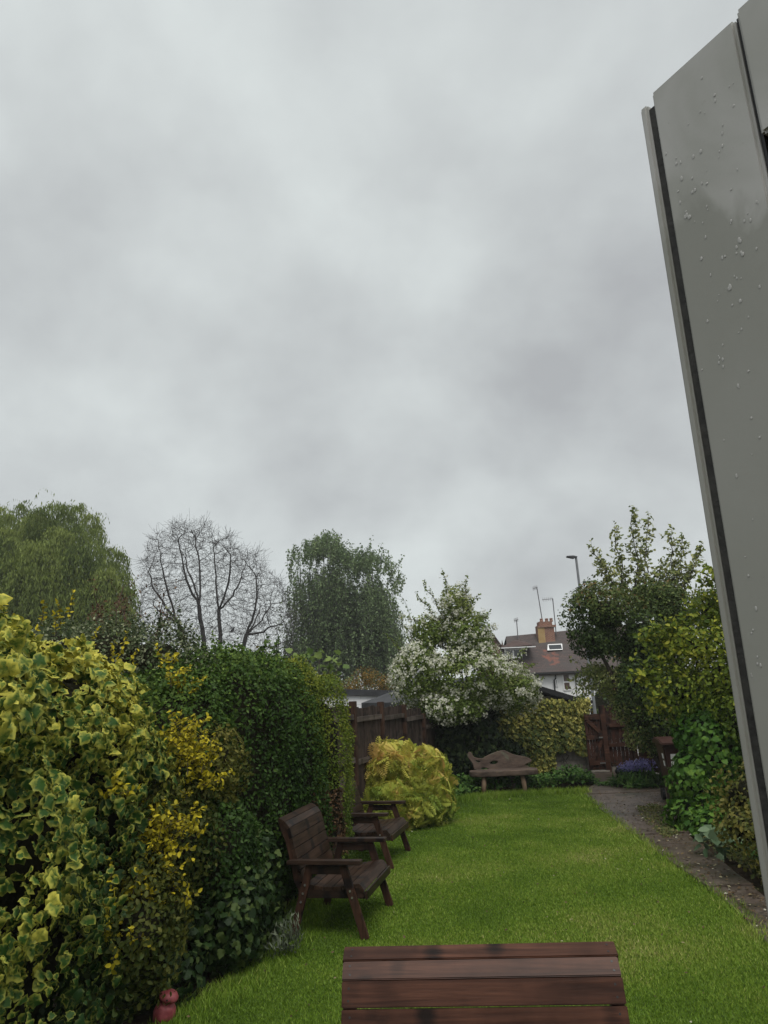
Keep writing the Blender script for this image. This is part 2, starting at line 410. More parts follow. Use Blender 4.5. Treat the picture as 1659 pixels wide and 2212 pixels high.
#@@STRUCTURE
# ------------------------------------------------------------------ material library
bark = noisemat('bark', (.035, .028, .022), (.10, .085, .07), 14, .9, .6)
bark_grey = noisemat('grey bark', (.06, .052, .045), (.13, .115, .10), 10, .9, .5)
twig = noisemat('twigs', (.008, .009, .005), (.028, .026, .015), 22, .95, .8)  # dark fill of the opaque cores added inside shrubs to block light
soil = noisemat('soil', (.018, .013, .009), (.055, .04, .026), 9, .95, .7, spots=(3.0, (.03, .05, .014), .52, .66))
turf = noisemat('turf', (.035, .07, .008), (.075, .115, .018), 26, .95, .5)
slabm = noisemat('wet concrete', (.048, .034, .026), (.122, .095, .077), 5.5, .4, .25, 8, spots=(2.2, (.03, .026, .014), .5, .68))
bench_wood = woodmat('brown stained boards', (.033, .0130, .0078), (.112, .047, .028), (.007, .004, .003), .45)
bench_dark = woodmat('dark weathered boards', (.017, .0095, .006), (.072, .041, .027), (.006, .004, .004), .45)
bench_frame = woodmat('dark weathered frame', (.018, .0085, .005), (.085, .040, .024), (.006, .004, .004), .6, 'z')
bench_arm = woodmat('dark weathered arm', (.015, .009, .006), (.058, .033, .022), (.006, .004, .004), .5, 'y')
zinc = plain('zinc bolt', (.6, .6, .58), .3, .9)
log_wood = noisemat('driftwood', (.034, .021, .015), (.118, .080, .058), 9, .85, .9, 8, spots=(5, (.10, .105, .07), .58, .7), sc3=(.5, 1, 1), bd=.02)
pale_log = noisemat('pale log', (.13, .075, .045), (.30, .21, .14), 12, .8, .5, sc3=(1, 1, .25))
fence_wood = woodmat('grey brown fence boards', (.028, .018, .015), (.10, .072, .058), (.02, .015, .012), .8, 'z', 30)
fence_post = woodmat('brown fence posts', (.035, .018, .012), (.10, .055, .036), (.02, .012, .01), .8, 'z', 30)
fence_cap = woodmat('worn grey rails', (.06, .045, .038), (.17, .14, .12), (.04, .03, .02), .75, 'x', 30)
gate_wood = woodmat('red brown gate boards', (.030, .012, .008), (.075, .030, .019), (.012, .007, .006), .7, 'z', 30)
gate_rail = woodmat('red brown gate rails', (.04, .017, .011), (.10, .045, .028), (.012, .007, .006), .7, 'x', 30)
conc = noisemat('pale concrete', (.13, .115, .095), (.27, .245, .21), 12, .85, .4)
white_wall = noisemat('white render', (.76, .76, .76), (.87, .87, .86), 1.2, .8, .15, spots=(.9, (.5, .5, .49), .6, .8))
black_trim = plain('black trim', (.012, .012, .013), .5)
felt = noisemat('roof felt', (.02, .021, .024), (.05, .052, .058), 3, .8, .3)
upvc = None

# ------------------------------------------------------------------ ground, lawn, path
gx = np.unique(np.concatenate([np.linspace(-30, 30, 31), [-600, -200, -80, 80, 200, 600]])); gy = np.unique(np.concatenate([np.linspace(-10, 60, 36), [-600, -100, 100, 200, 400, 900]]))
GV = np.array([(x, y, -.03 - 2.4 * min(1, max(0, (y - 21) / 16)) ) for y in gy for x in gx]); nx = len(gx)
GF = [(j * nx + i, j * nx + i + 1, (j + 1) * nx + i + 1, (j + 1) * nx + i) for j in range(len(gy) - 1) for i in range(nx - 1)]
tag(mk('ground', npmesh('ground', GV, [GF], soil)), kind='structure')
LAWN = [(-2.2, 1.2), (-1.9, 4.2), (-1.55, 5.5), (-1.12, 6.5), (-1.1, 8), (-.75, 9.4), (-.5, 11), (-.2, 12.5), (.65, 13.6), (.75, 14.2), (1.6, 14.75), (2.6, 14.95), (3.55, 14.95),
        (3.50, 14.0), (3.38, 13.2), (3.2, 10.8), (3.07, 9.0), (2.96, 7.2), (2.79, 6.2), (2.5, 4.5), (2.4, 1.2)]
bm = bmesh.new(); bm.faces.new([bm.verts.new((x, y, 0)) for x, y in LAWN]); bmesh.ops.triangulate(bm, faces=bm.faces); me = D.meshes.new('lawn'); bm.to_mesh(me); bm.free(); me.materials.append(turf)
tag(mk('lawn', me), kind='structure')
def inpoly(P, poly):
    x, y = P[:, 0], P[:, 1]; r = np.zeros(len(P), bool); n = len(poly)
    for i in range(n):
        x0, y0 = poly[i]; x1, y1 = poly[(i + 1) % n]
        c = ((y0 > y) != (y1 > y)) & (x < (x1 - x0) * (y - y0) / (y1 - y0 + 1e-12) + x0); r ^= c
    return r
PATH_L = [(1.0, 2.42), (4.5, 2.52), (6.2, 2.81), (7.2, 2.98), (9.0, 3.09), (10.8, 3.22), (13.2, 3.40), (15.0, 3.60), (16.4, 4.35), (18.3, 4.45)]
PATH_R = [(1.0, 2.85), (4.5, 3.0), (6.2, 3.2), (7.3, 3.36), (8.3, 3.56), (10, 3.8), (12.6, 4.45), (15.0, 5.3), (16.4, 5.9), (18.3, 6.3)]
def interp(tb, y): return float(np.interp(y, [a for a, _ in tb], [b for _, b in tb]))
path = tag(D.objects.new('path', None), kind='structure'); COL.objects.link(path)
YS = [1.0, 3.0, 5.0, 6.6, 7.9, 9.2, 10.6, 10.95, 12.95, 14.6, 16.3, 18.2]
for a, b in zip(YS[:-1], YS[1:]):
    yy = np.linspace(a + .012, b - .012, 4); jz = random.uniform(-.008, .008)
    poly = [(interp(PATH_L, y) + random.uniform(-.02, .02), y) for y in yy] + [(interp(PATH_R, y) + random.uniform(-.03, .03), y) for y in yy[::-1]]
    MB().prism(poly, 'z', -.06, .012 + jz).build('slab', slabm, path, .006)

# grass blades
grass_m = leafmat('grass', [(0, (.060, .108, .012)), (.35, (.135, .232, .022)), (.65, (.225, .315, .042)), (.88, (.35, .36, .10)), (1, (.48, .43, .20))], rough=.5, trans=.22, spec=.35)
def blades(name, poly, n, y0, y1, x0, x1, hgt, pw=1.0, mat=grass_m, wsc=1.0, kind='stuff', bias=0.0):
    u = rng.uniform(0, 1, n * 3); y = y0 * (y1 / y0) ** u if pw == 1 else y0 + (y1 - y0) * u
    P = np.stack([rng.uniform(x0, x1, n * 3), y, np.zeros(n * 3)], 1)
    P = P[inpoly(P + np.stack([rng.normal(0, .035, n * 3), rng.normal(0, .035, n * 3), np.zeros(n * 3)], 1), poly)][:n]; m = len(P)
    pn = snoise(P, .75, 3) * .8 + snoise(P, 2.2, 5) * .7
    h = hgt * rng.uniform(.55, 1.35, m) * (1 + .3 * pn); wd = .0030 * wsc * (.6 + P[:, 1] * .10) * rng.uniform(.7, 1.3, m)
    a = rng.uniform(0, 6.283, m); ln = rng.uniform(.2, 1.0, m) * h; la = rng.uniform(0, 6.283, m)
    sx = np.stack([np.cos(a) * wd, np.sin(a) * wd, np.zeros(m)], 1)
    mid = P + np.stack([np.cos(la) * ln * .3, np.sin(la) * ln * .3, h * .6], 1); tip = P + np.stack([np.cos(la) * ln, np.sin(la) * ln, h], 1)
    V = np.stack([P - sx, P + sx, tip], 1).reshape(-1, 3)
    b = np.arange(m) * 3; F3 = np.stack([b, b + 1, b + 2], 1)
    rv = np.clip(.45 + bias + .36 * pn + rng.normal(0, .15, m), .02, .98)
    o = mk(name, npmesh(name, V, [F3], mat, {'rnd': np.repeat(rv, 3)})); o['kind'] = kind; return o
tag(blades('lawn_grass', LAWN, 520000, 2.8, 15.0, -2.3, 3.7, .017), 'short green mown grass of the lawn with yellowish patches', 'grass')
EDGE = [(2.3, 1.2), (2.42, 4.5), (2.7, 6.2), (2.88, 7.2), (2.99, 9.0), (3.12, 10.8), (3.3, 13.2), (3.45, 14.7), (3.62, 14.8), (3.48, 13.2), (3.29, 10.8), (3.17, 9.0), (3.06, 7.2), (2.9, 6.2), (2.62, 4.5), (2.52, 1.2)]
tag(blades('verge_grass', EDGE, 16000, 3.0, 14.8, 2.2, 3.7, .05), 'longer dark grass along the concrete path edge', 'grass')
HEDGE_FOOT = [(-1.95, 4.2), (-1.6, 5.4), (-1.2, 6.5), (-1.15, 8), (-.8, 9.4), (-.4, 9.5), (-.72, 8), (-.75, 6.9), (-.95, 6.1), (-1.2, 5.4), (-1.4, 4.2)]
tag(blades('rough_grass', HEDGE_FOOT, 14000, 4.2, 9.5, -2, -.3, .05, bias=.16), 'rough straggling grass along the hedge foot under the side benches', 'grass')
FAR = [(.3, 13.2), (.75, 14.0), (1.6, 14.55), (2.6, 14.75), (3.7, 14.75), (3.7, 15.1), (2.6, 15.2), (1.6, 15.1), (.5, 14.5)]
tag(blades('tall_grass', FAR, 12000, 13.2, 15.2, .2, 3.8, .10, wsc=.8, bias=.05), 'tufts of longer grass in front of the log bench', 'grass')

# ------------------------------------------------------------------ slatted garden benches
def make_bench(name, label, W, mat_back, mat_seat, mat_frame, mat_arm, group=None):
    t = thing(name, label, 'bench', group=group)
    h = W / 2
    seat = [(-.385, .385), (-.33, .445), (-.235, .437), (-.14, .423), (-.045, .415), (.05, .415), (.145, .425), (.235, .445)]
    back = [(.262, .46), (.292, .552), (.322, .645), (.350, .738), (.376, .830), (.405, .918), (.455, .972), (.525, 1.005)]
    def slat(n, p, q, mat, x0, x1, th=.034, gap=.0024):
        p = Vector((0, *p)); q = Vector((0, *q)); d = (q - p).normalized(); nrm = Vector((0, -d.z, d.y))
        a = p + d * gap; b = q - d * gap
        poly = [(v.y, v.z) for v in (a, b, b - nrm * th, a - nrm * th)]
        return MB().prism(poly, 'x', x0, x1).build(n, mat, t, .0035)
    for i in range(7): slat('seat_slat', seat[i], seat[i + 1], mat_seat, -h, h)
    for i in range(7):
        bs = slat('back_slat', back[i], back[i + 1], mat_back, -h + random.uniform(-.003, .003), h + random.uniform(-.003, .003))
        p_, q_ = Vector((0, *back[i])), Vector((0, *back[i + 1])); nr = Vector((0, -(q_ - p_).z, (q_ - p_).y)).normalized()
        for sx in (-1, 1):
            for f_ in (.28, .72):
                c_ = p_.lerp(q_, f_) + Vector((sx * (h - .03 + random.uniform(-.004, .004)), 0, 0)); MB().tube([c_ - nr * .004, c_ + nr * .0009], .0045, 7).build('screw', black_trim, bs)
    MB().box((-h, -.412, .315), (h, -.388, .385)).build('front_rail', mat_seat, t, .003)
    for s in (-1, 1):
        x = s * (h - .028); xo = s * (h + .024)
        # curved back support
        po = [(y + .026, z - .008) for y, z in back[:6]] + [(.458, .945), (.53, .978)] + [(.505, .90), (.455, .80), (.40, .62), (.36, .45), (.30, .36), (.26, .40)]
        MB().prism(po, 'x', x - .024, x + .024).build('back_support', mat_frame, t, .004)
        po = [(-.384, .32), (-.384, .362), (-.326, .418), (-.14, .396), (.05, .388), (.2, .41), (.32, .43), (.32, .32)]
        MB().prism(po, 'x', x - .022, x + .022).build('seat_rail', mat_arm, t, .004)
        for y0, y1, z1 in ((-.385, -.17, .612), (.37, .17, .612)):
            lg = MB().bar((xo, y0, 0), (xo, y1, z1), .042, .078).build('leg', mat_frame, t, .004)
            d = Vector((0, y1 - y0, z1)).normalized()
            for u in ((.34, .395) if y0 < 0 else (.30, .37, .44)):
                c = Vector((xo + s * .0215, y0, 0)) + d * (u / d.z)
                MB().tube([c, c + Vector((s * .008, 0, 0))], .010, 8).build('bolt', zinc, lg)
        MB().box((xo - .018, -.205, .53), (xo + .018, .2, .60)).build('arm_rail', mat_arm, t, .003)
        MB().box((xo - .055, -.37, .613), (xo + .045, .41, .648)).build('arm', mat_arm, t, .006)
    return t
# bench below the camera: backrest ends from the photograph at 0.97 m
a = ground(745, 2043, 1.005); b = ground(1324, 2031, 1.005); mid = (a + b) / 2; dv = b - a
near = make_bench('garden_bench', 'brown slatted bench in the open lawn, facing the house, its back to the gate', dv.xy.length, bench_wood, bench_wood, bench_frame, bench_arm)
ang = math.atan2(dv.y, dv.x); near.rotation_euler.z = ang
off = Matrix.Rotation(ang, 3, 'Z') @ Vector((0, .525, 0)); near.location = (mid.x - off.x, mid.y - off.y, 0)
# two benches against the hedge: front feet from the photograph
def side_bench(f0, rz, label, W):
    t = make_bench('garden_bench', label, W, bench_dark, bench_dark, bench_frame, bench_arm)
    t.rotation_euler.z = rz; t.scale = (.96, .86, .96)
    o = Matrix.Rotation(rz, 3, 'Z') @ Vector((-(W / 2 + .024) * .96, -.385 * .86, 0)); t.location = (f0.x - o.x, f0.y - o.y, 0)
    return t
side_bench(ground(790, 2030), math.radians(78), 'dark weathered slatted bench backed into the green hedge beside the lavender', .98)
side_bench(ground(846, 1878), math.radians(77), 'dark weathered slatted bench half hidden by hedge end, next to golden fern-leaved shrub', .98)

# ------------------------------------------------------------------ rustic log bench
YB = 15.25
def lb(u, v): return at(*src(1750 + u * .3014, 2950 + v * .3014), YB)
c0 = ground(1086, 1712); log = thing('log_bench', 'rustic bench of rough driftwood slabs on four log legs before the ivy wall', 'bench', (c0.x, YB, 0))
def curve_slab(name, outl, holes, th, mat, parent, bev=.012):
    cu = D.curves.new(name, 'CURVE'); cu.dimensions = '2D'; cu.fill_mode = 'BOTH'; cu.extrude = th / 2; cu.bevel_depth = bev; cu.bevel_resolution = 2
    for pl in [outl] + holes:
        sp = cu.splines.new('POLY'); sp.points.add(len(pl) - 1); sp.use_cyclic_u = True
        for q, (x, y) in zip(sp.points, pl): q.co = (x, y, 0, 1)
    tmp = D.objects.new(name, cu); COL.objects.link(tmp); dg = bpy.context.evaluated_depsgraph_get(); dg.update()
    me = D.meshes.new_from_object(tmp.evaluated_get(dg)); D.objects.remove(tmp); me.materials.clear(); me.materials.append(mat)
    return mk(name, me, parent)
def smoothpoly(pts, it=2):
    for _ in range(it):
        o = []
        for i in range(len(pts)):
            a, b = pts[i], pts[(i + 1) % len(pts)]
            o += [(a[0] * .75 + b[0] * .25, a[1] * .75 + b[1] * .25), (a[0] * .25 + b[0] * .75, a[1] * .25 + b[1] * .75)]
        pts = o
    return pts
def l2(pts): return [((lb(u, v) - log.location).x, lb(u, v).z) for u, v in pts]
outl = [(505, 450), (490, 345), (445, 285), (415, 245), (425, 195), (455, 192), (482, 250), (510, 268), (560, 276), (612, 284), (650, 255), (720, 220), (800, 190), (900, 163), (960, 200), (1050, 235), (1180, 252), (1262, 288), (1266, 312), (1205, 335), (1135, 378), (1225, 378), (1250, 410), (1258, 450)]
hol = [[(690, 335), (730, 302), (800, 298), (830, 318), (800, 355), (730, 362)], [(575, 405), (615, 384), (690, 400), (715, 428), (650, 436), (590, 432)], [(505, 290), (560, 300), (592, 318), (560, 340), (520, 322)]]
bk = curve_slab('backrest', smoothpoly(l2(outl)), [smoothpoly(l2(h)) for h in hol], .06, log_wood, log)
bk.rotation_euler = (math.radians(90 - 8), 0, 0); bk.location = (0, .13, -.02)
so_ = smoothpoly([(-.66, .03), (-.62, -.20), (-.3, -.26), (.05, -.22), (.2, -.27), (.5, -.25), (.66, -.2), (.68, .05), (.6, .16), (-.55, .17)])
st = curve_slab('seat', so_, [], .07, log_wood, log, .018); st.location = (0.0, 0, .405)
for (u0, v0, u1, v1, y) , mt in zip(((605, 500, 595, 780, -.16), (1102, 490, 1148, 745, -.16), (798, 500, 790, 720, .10), (1002, 490, 1024, 720, .10)), (pale_log, pale_log, log_wood, log_wood)):
    x0 = lb(u0, v0).x - log.location.x; x1 = lb(u1, v1).x - log.location.x
    MB().tube([(x0, y, .40), ((x0 + x1) / 2 + .008, y, .2), (x1, y, -.01)], [.045, .05, .046], 9).build('leg', mt, log, smooth=True)

# ------------------------------------------------------------------ side fence of leaning panels
F0, F1 = Vector((-1.03, 10.27, 0)), Vector((1.02, 16.9, 0)); fd = (F1 - F0); fl = fd.length; fa = math.atan2(fd.y, fd.x)
fence = thing('wooden_fence', 'weathered brown board fence with stepped panels and worn grey rails behind golden shrub', 'fence', F0, fa)
npan = 5; pl_ = fl / npan; tops = (at(760, 1524, 11.0).z, at(790, 1526, 12.6).z, at(825, 1527, 13.8).z, at(868, 1532, 15.0).z, at(905, 1550, 16.2).z)
for i in range(npan):
    x0 = i * pl_; zt = tops[i]; pw = MB().box((x0 - .05, -.05, 0), (x0 + .05, .05, zt + .10)).build('post', fence_post, fence, .006)
    nb = 11; bw = (pl_ - .1) / nb
    for j in range(nb):
        xb = x0 + .05 + j * bw; dz = random.uniform(-.015, .015); tl = random.uniform(-.008, .008)
        MB().box((xb + .004, .012 + tl, .12), (xb + bw - .004, .03 + tl, zt + dz)).build('board', fence_wood, fence)
    for zz in (zt - .22, zt - .85, .35):
        MB().box((x0 + .05, -.035, zz), (x0 + pl_ - .05, .010, zz + .08)).build('rail', fence_cap, fence, .005)
    MB().box((x0 + .05, -.02, 0), (x0 + pl_ - .05, .02, .115)).build('gravel_board', fence_post, fence, .004)
MB().box((fl - .05, -.05, 0), (fl + .05, .05, 1.6)).build('post', fence_post, fence, .006)

# ------------------------------------------------------------------ gate and fence by the gate
YG = 18.1
def g2(u, v, Y=YG): return at(*src(2300 + u * .3014, 2750 + v * .3014), Y)
gl, gr = g2(195, 1110), g2(452, 1110); gate = thing('garden_gate', 'red brown board gate with diagonal brace beside the ivy covered shed', 'gate', (gl.x, YG, 0))
gw = gr.x - gl.x; gz = g2(300, 350).z
nb = 6; bw = gw / nb
for j in range(nb): MB().box((j * bw + .003, 0, .07), ((j + 1) * bw - .003, .022, gz + random.uniform(-.004, .004))).build('board', gate_wood, gate, .002)
for zz in (.17, gz * .56, gz - .13): MB().box((.01, -.034, zz), (gw - .01, -.001, zz + .10)).build('rail', gate_rail, gate, .004)
MB().bar((.06, -.02, .24), (gw - .05, -.02, gz * .56 + .02), .03, .09, (0, 1, 0)).build('brace', gate_rail, gate, .004)
MB().bar((.06, -.02, gz - .14), (gw - .05, -.02, gz * .56 + .1), .03, .09, (0, 1, 0)).build('brace', gate_rail, gate, .004)
MB().box((gw - .16, -.05, gz * .56 + .03), (gw + .05, -.036, gz * .56 + .06)).add(*([(gw - .02, -.06, gz * .5), (gw + .01, -.06, gz * .5), (gw + .01, -.037, gz * .64), (gw - .02, -.037, gz * .64)], [(0, 1, 2, 3)])).build('latch', zinc, gate)
MB().box((gw - .2, -.05, .2), (gw + .02, -.036, .225)).build('bolt', zinc, gate)
MB().box((.02, -.10, 0.012), (gw, .06, .05)).build('threshold', conc, gate, .006)
pf0 = g2(490, 1110).x; pf1 = g2(805, 1110).x
fe = thing('board_fence', 'tall red brown board fence beside the gate, turning a corner behind the bluebells', 'fence', (pf0, YG, 0))
ft = g2(500, 262).z; Wd = pf1 - pf0
MB().box((-.14, -.06, 0), (-.02, .06, ft + .06)).build('post', gate_rail, fe, .006)
for j in range(6): MB().box((j * Wd / 6 + .003, .02, .16), ((j + 1) * Wd / 6 - .003, .04, ft + random.uniform(-.01, .01))).build('board', gate_wood, fe, .002)
for v in (1005, 752, 492): zz = g2(640, v).z; MB().box((0, -.035, zz - .05), (Wd, .018, zz + .03)).build('rail', gate_rail, fe, .004)
MB().box((0, -.02, 0), (Wd, .03, .155)).build('gravel_board', conc, fe, .005)
MB().box((Wd, -.05, 0), (Wd + .09, .05, ft - .3)).build('post', fence_post, fe, .006)
# return panel coming towards the bin
for j in range(14):
    p0 = Vector((Wd + .10 + .035 * j, -.06 - .2 * j, 0)); p1 = Vector((Wd + .10 + .035 * (j + 1), -.06 - .2 * (j + 1) + .006, 0))
    dd = (p1 - p0).normalized(); nn = Vector((dd.y, -dd.x, 0)) * .02
    MB().prism([(q.x, q.y) for q in (p0, p1, p1 - nn, p0 - nn)], 'z', .03, ft - .25 + random.uniform(-.01, .01)).build('board', gate_wood, fe)
for zz in (.3, 1.05):
    MB().bar((Wd + .06, -.06, zz), (Wd + .06 + .49, -2.85, zz), .04, .08).build('rail', gate_rail, fe, .004)
for j in (5, 10): MB().box((Wd + .02 + .035 * j, -.1 - .2 * j, 0), (Wd + .10 + .035 * j, -.02 - .2 * j, ft - .3)).build('post', fence_post, fe, .005)

# ------------------------------------------------------------------ concrete panel shed with sloping felt roof
s0, s1 = Vector((.98, 16.95, 0)), ground(1279, 1667); s1.z = 0
sdv = s1 - s0; sl_ = sdv.length; sa = math.atan2(sdv.y, sdv.x)
shed = thing('concrete_shed', 'concrete panel shed with black sloping roof, overgrown by yellow ivy', 'shed', s0, sa)
zr = at(1268, 1512, s1.y).z; rise = .30
def roofz(x): return zr + (sl_ - x) * rise if x > sl_ * .42 else zr + sl_ * .58 * rise - (sl_ * .42 - x) * rise
px = sl_ - .12; k = 0
while px > .1:
    q = max(px - .62, .05)
    for zz in np.arange(0, 1.75, .3):
        MB().box((q + .004, .03, zz + .003), (px - .004, .075, min(zz + .297, roofz((q + px) / 2) - .1))).build('panel', conc, shed, .004)
    px = q
MB().box((sl_ - .12, -.02, 0), (sl_, .10, zr - .06)).build('corner_post', conc, shed, .01)
MB().box((sl_ - .09, .11, 0), (sl_ - .02, 5.0, zr - .07)).build('side_wall', conc, shed)
MB().box((.05, .11, 0), (.12, 5.0, zr - .07)).build('side_wall', conc, shed)
ap = sl_ * .42
MB().prism([(-.1, roofz(-.1) - .02), (ap, roofz(ap) - .02), (sl_ + .06, zr - .04), (sl_ + .06, zr - .16), (ap, roofz(ap) - .16), (-.1, roofz(-.1) - .16)], 'y', -.07, 5.1).build('roof', felt, shed)
MB().prism([(-.1, roofz(-.1)), (ap, roofz(ap)), (sl_ + .08, zr - .02), (sl_ + .08, zr - .14), (ap, roofz(ap) - .13), (-.1, roofz(-.1) - .13)], 'y', -.10, -.072).build('fascia', black_trim, shed)
MB().tube([(sl_ + .12, -.12, zr - .05), (sl_ + .12, 5, zr - .05)], .045, 8).build('gutter', black_trim, shed)

# ------------------------------------------------------------------ wheelie bin
binm = noisemat('brown bin plastic', (.045, .020, .016), (.068, .031, .025), 8, .42, .05)
stick = plain('white sticker', (.75, .74, .72), .6)
bn = thing('wheelie_bin', 'brown wheelie bin with two white stickers standing half under green vine', 'bin', (4.92, 13.35, 0), math.radians(-8))
bd_ = MB(); bd_.add([(-.20, -.24, .03), (.20, -.24, .03), (.20, .22, .03), (-.20, .22, .03), (-.27, -.33, .92), (.27, -.33, .92), (.27, .30, .92), (-.27, .30, .92)],
    [(3, 2, 1, 0), (4, 5, 6, 7), (0, 1, 5, 4), (1, 2, 6, 5), (2, 3, 7, 6), (3, 0, 4, 7)])
bd_.build('body', binm, bn, .02)
MB().box((-.29, -.35, .90), (.29, .31, .945)).build('rim', binm, bn, .012)
MB().prism([(-.40, .95), (-.40, .985), (-.20, 1.035), (.20, 1.06), (.37, 1.02), (.37, .95)], 'x', -.31, .31).build('lid', binm, bn, .015)
MB().tube([(-.22, .36, .97), (-.22, .42, .97), (.22, .42, .97), (.22, .36, .97)], .016, 8).build('handle', binm, bn)
for s in (-1, 1): MB().tube([(s * .24, .22, .10), (s * .29, .22, .10)], .10, 16).build('wheel', black_trim, bn)
for zz in (.72, .60):
    f = (zz - .03) / .89; y = -.24 - .09 * f - .004
    MB().add([(-.17, y - .002, zz), (-.07, y - .002, zz), (-.07, y - .012, zz + .085), (-.17, y - .012, zz + .085)], [(0, 1, 2, 3)]).build('sticker', stick, bn)
    x = -.20 - .07 * f - .003
    MB().add([(x, -.20, zz), (x, -.09, zz), (x - .007, -.09, zz + .085), (x - .007, -.20, zz + .085)], [(0, 1, 2, 3)]).build('sticker', stick, bn)

# ------------------------------------------------------------------ small push mower by the fence
mw = plain('dark blue plastic', (.012, .022, .035), .4)
mp = g2(700, 1120, 17.4); mo = thing('push_mower', 'small dark blue push mower with tilted handle in front of the gate fence', 'mower', (mp.x, 17.4, 0.012))
MB().box((-.22, -.12, .05), (.20, .14, .15)).prism([(-.1, .15), (.1, .15), (.06, .22), (-.06, .22)], 'y', -.08, .08).build('deck', mw, mo, .015)
for sx in (-1, 1):
    for sy in (-1, 1): MB().tube([(sx * .19, sy * .14, .055), (sx * .19, sy * .18, .055)], .055, 12).build('wheel', black_trim, mo)
MB().tube([(-.06, 0, .2), (-.06, 0, .50)], .012, 6).build('post', black_trim, mo)
MB().tube([(.05, .02, .12), (.24, .0, .33), (.22, -.06, .33)], .010, 6).build('handle', zinc, mo)

# ------------------------------------------------------------------ small red ornament in the hedge foot
red = noisemat('faded red paint', (.22, .035, .04), (.42, .10, .11), 18, .55, .2)
rp = ground(352, 2200); ro = thing('garden_ornament', 'small faded red two-lobed ornament lying at the foot of hedge', 'ornament', (rp.x, rp.y, 0), .5)
b_ = MB().lathe([(.01, -.03), (.062, -.02), (.074, .03), (.066, .075), (.038, .11)], 18).build('base', red, ro, smooth=True); b_.rotation_euler = (.25, .2, 0)
b_ = MB().lathe([(.03, .10), (.040, .112), (.062, .130), (.064, .145), (.050, .165), (.012, .178)], 18).build('top', red, ro, smooth=True); b_.rotation_euler = (.25, .2, 0)
MB().lathe([(.006, 0), (.006, .006)], 8, (.0, -.105, .133)).build('eye_spot', black_trim, ro)
#@@BUILDINGS
# ------------------------------------------------------------------ white garage behind the fence
def brickmat(name, c1, c2, mort, scale, bw=.215, rh=.075, rough=.85, vec=(1, 1, 1), bmp=.4):
    m, t, p, o = newmat(name)
    c = N(t, 'ShaderNodeTexCoord'); sp = N(t, 'ShaderNodeSeparateXYZ'); L(t, c.outputs['Object'], sp.inputs[0])
    sm = N(t, 'ShaderNodeMath', operation='ADD'); L(t, sp.outputs['X'], sm.inputs[0]); L(t, sp.outputs['Y'], sm.inputs[1])
    cbx = N(t, 'ShaderNodeCombineXYZ'); L(t, sm.outputs[0], cbx.inputs[0]); L(t, sp.outputs['Z'], cbx.inputs[1])
    b = N(t, 'ShaderNodeTexBrick'); L(t, cbx.outputs[0], b.inputs['Vector']); b.inputs['Scale'].default_value = scale
    b.inputs['Brick Width'].default_value = bw; b.inputs['Row Height'].default_value = rh; b.inputs['Mortar Size'].default_value = .008
    b.inputs['Color1'].default_value = (*c1, 1); b.inputs['Color2'].default_value = (*c2, 1); b.inputs['Mortar'].default_value = (*mort, 1)
    f = noise(t, c.outputs['Object'], 1.4, 5)
    col = mixc(t, ramp(t, f, [(.4, (0, 0, 0)), (.75, (.6, .6, .6))]), b.outputs['Color'], tuple(x * .6 for x in c1))
    L(t, col, p.inputs['Base Color']); p.inputs['Roughness'].default_value = rough; bump(t, p, b.outputs['Fac'], -bmp, .01)
    return m
wbrick = brickmat('white painted brick', (.72, .72, .73), (.80, .80, .80), (.55, .55, .56), 1.0, .44, .16, .7)
rbrick = brickmat('red brick', (.19, .072, .045), (.27, .11, .06), (.30, .26, .22), 1.0)
tiles = brickmat('brown roof tiles', (.055, .032, .028), (.095, .050, .040), (.03, .02, .018), 1.0, .26, .20, .75)
slate = brickmat('grey slates', (.13, .13, .14), (.18, .175, .18), (.07, .07, .07), 1.0, .3, .22, .6)
glass = plain('window glass', (.03, .035, .04), .08, 0, 0, .8)
wframe = plain('white window frame', (.8, .8, .8), .4)
YW = 24.0
p0 = at(690, 1480, YW); p1 = at(930, 1506, YW); ga = thing('flat_garage', 'low white painted brick garage with black flat-roof fascia behind board fence', 'garage', (p0.x, YW, -.5))
W_ = p1.x - p0.x; zl = at(760, 1502, YW).z + .5; zrr = at(870, 1505, YW).z + .5
sl2 = (zrr - zl) / (at(870, 1505, YW).x - at(760, 1502, YW).x)
def gz_(x): return zl + sl2 * (x - (at(760, 1502, YW).x - p0.x))
MB().add([(0, 0, 0), (W_, 0, 0), (W_, 0, gz_(W_)), (0, 0, gz_(0)), (0, 3.2, 0), (W_, 3.2, 0), (W_, 3.2, gz_(W_)), (0, 3.2, gz_(0))],
         [(3, 2, 1, 0), (4, 5, 6, 7), (0, 1, 5, 4), (1, 2, 6, 5), (3, 0, 4, 7)]).build('wall', wbrick, ga)
fh = .19
MB().add([(-.1, -.08, gz_(-.1)), (W_ + .1, -.08, gz_(W_ + .1)), (W_ + .1, -.08, gz_(W_ + .1) + fh), (-.1, -.08, gz_(-.1) + fh), (-.1, 3.3, gz_(-.1)), (W_ + .1, 3.3, gz_(W_ + .1)), (W_ + .1, 3.3, gz_(W_ + .1) + fh), (-.1, 3.3, gz_(-.1) + fh)],
         [(3, 2, 1, 0), (4, 5, 6, 7), (0, 1, 5, 4), (1, 2, 6, 5), (2, 3, 7, 6), (3, 0, 4, 7)]).build('roof', felt, ga)
MB().add([(0, -.03, gz_(0) - .48), (W_, -.03, gz_(W_) - .48), (W_, -.03, gz_(W_) - .42), (0, -.03, gz_(0) - .42), (0, -.001, gz_(0) - .48), (W_, -.001, gz_(W_) - .48), (W_, -.001, gz_(W_) - .42), (0, -.001, gz_(0) - .42)],
         [(3, 2, 1, 0), (4, 5, 6, 7), (0, 1, 5, 4), (1, 2, 6, 5), (2, 3, 7, 6), (3, 0, 4, 7)]).build('ledge', wframe, ga)

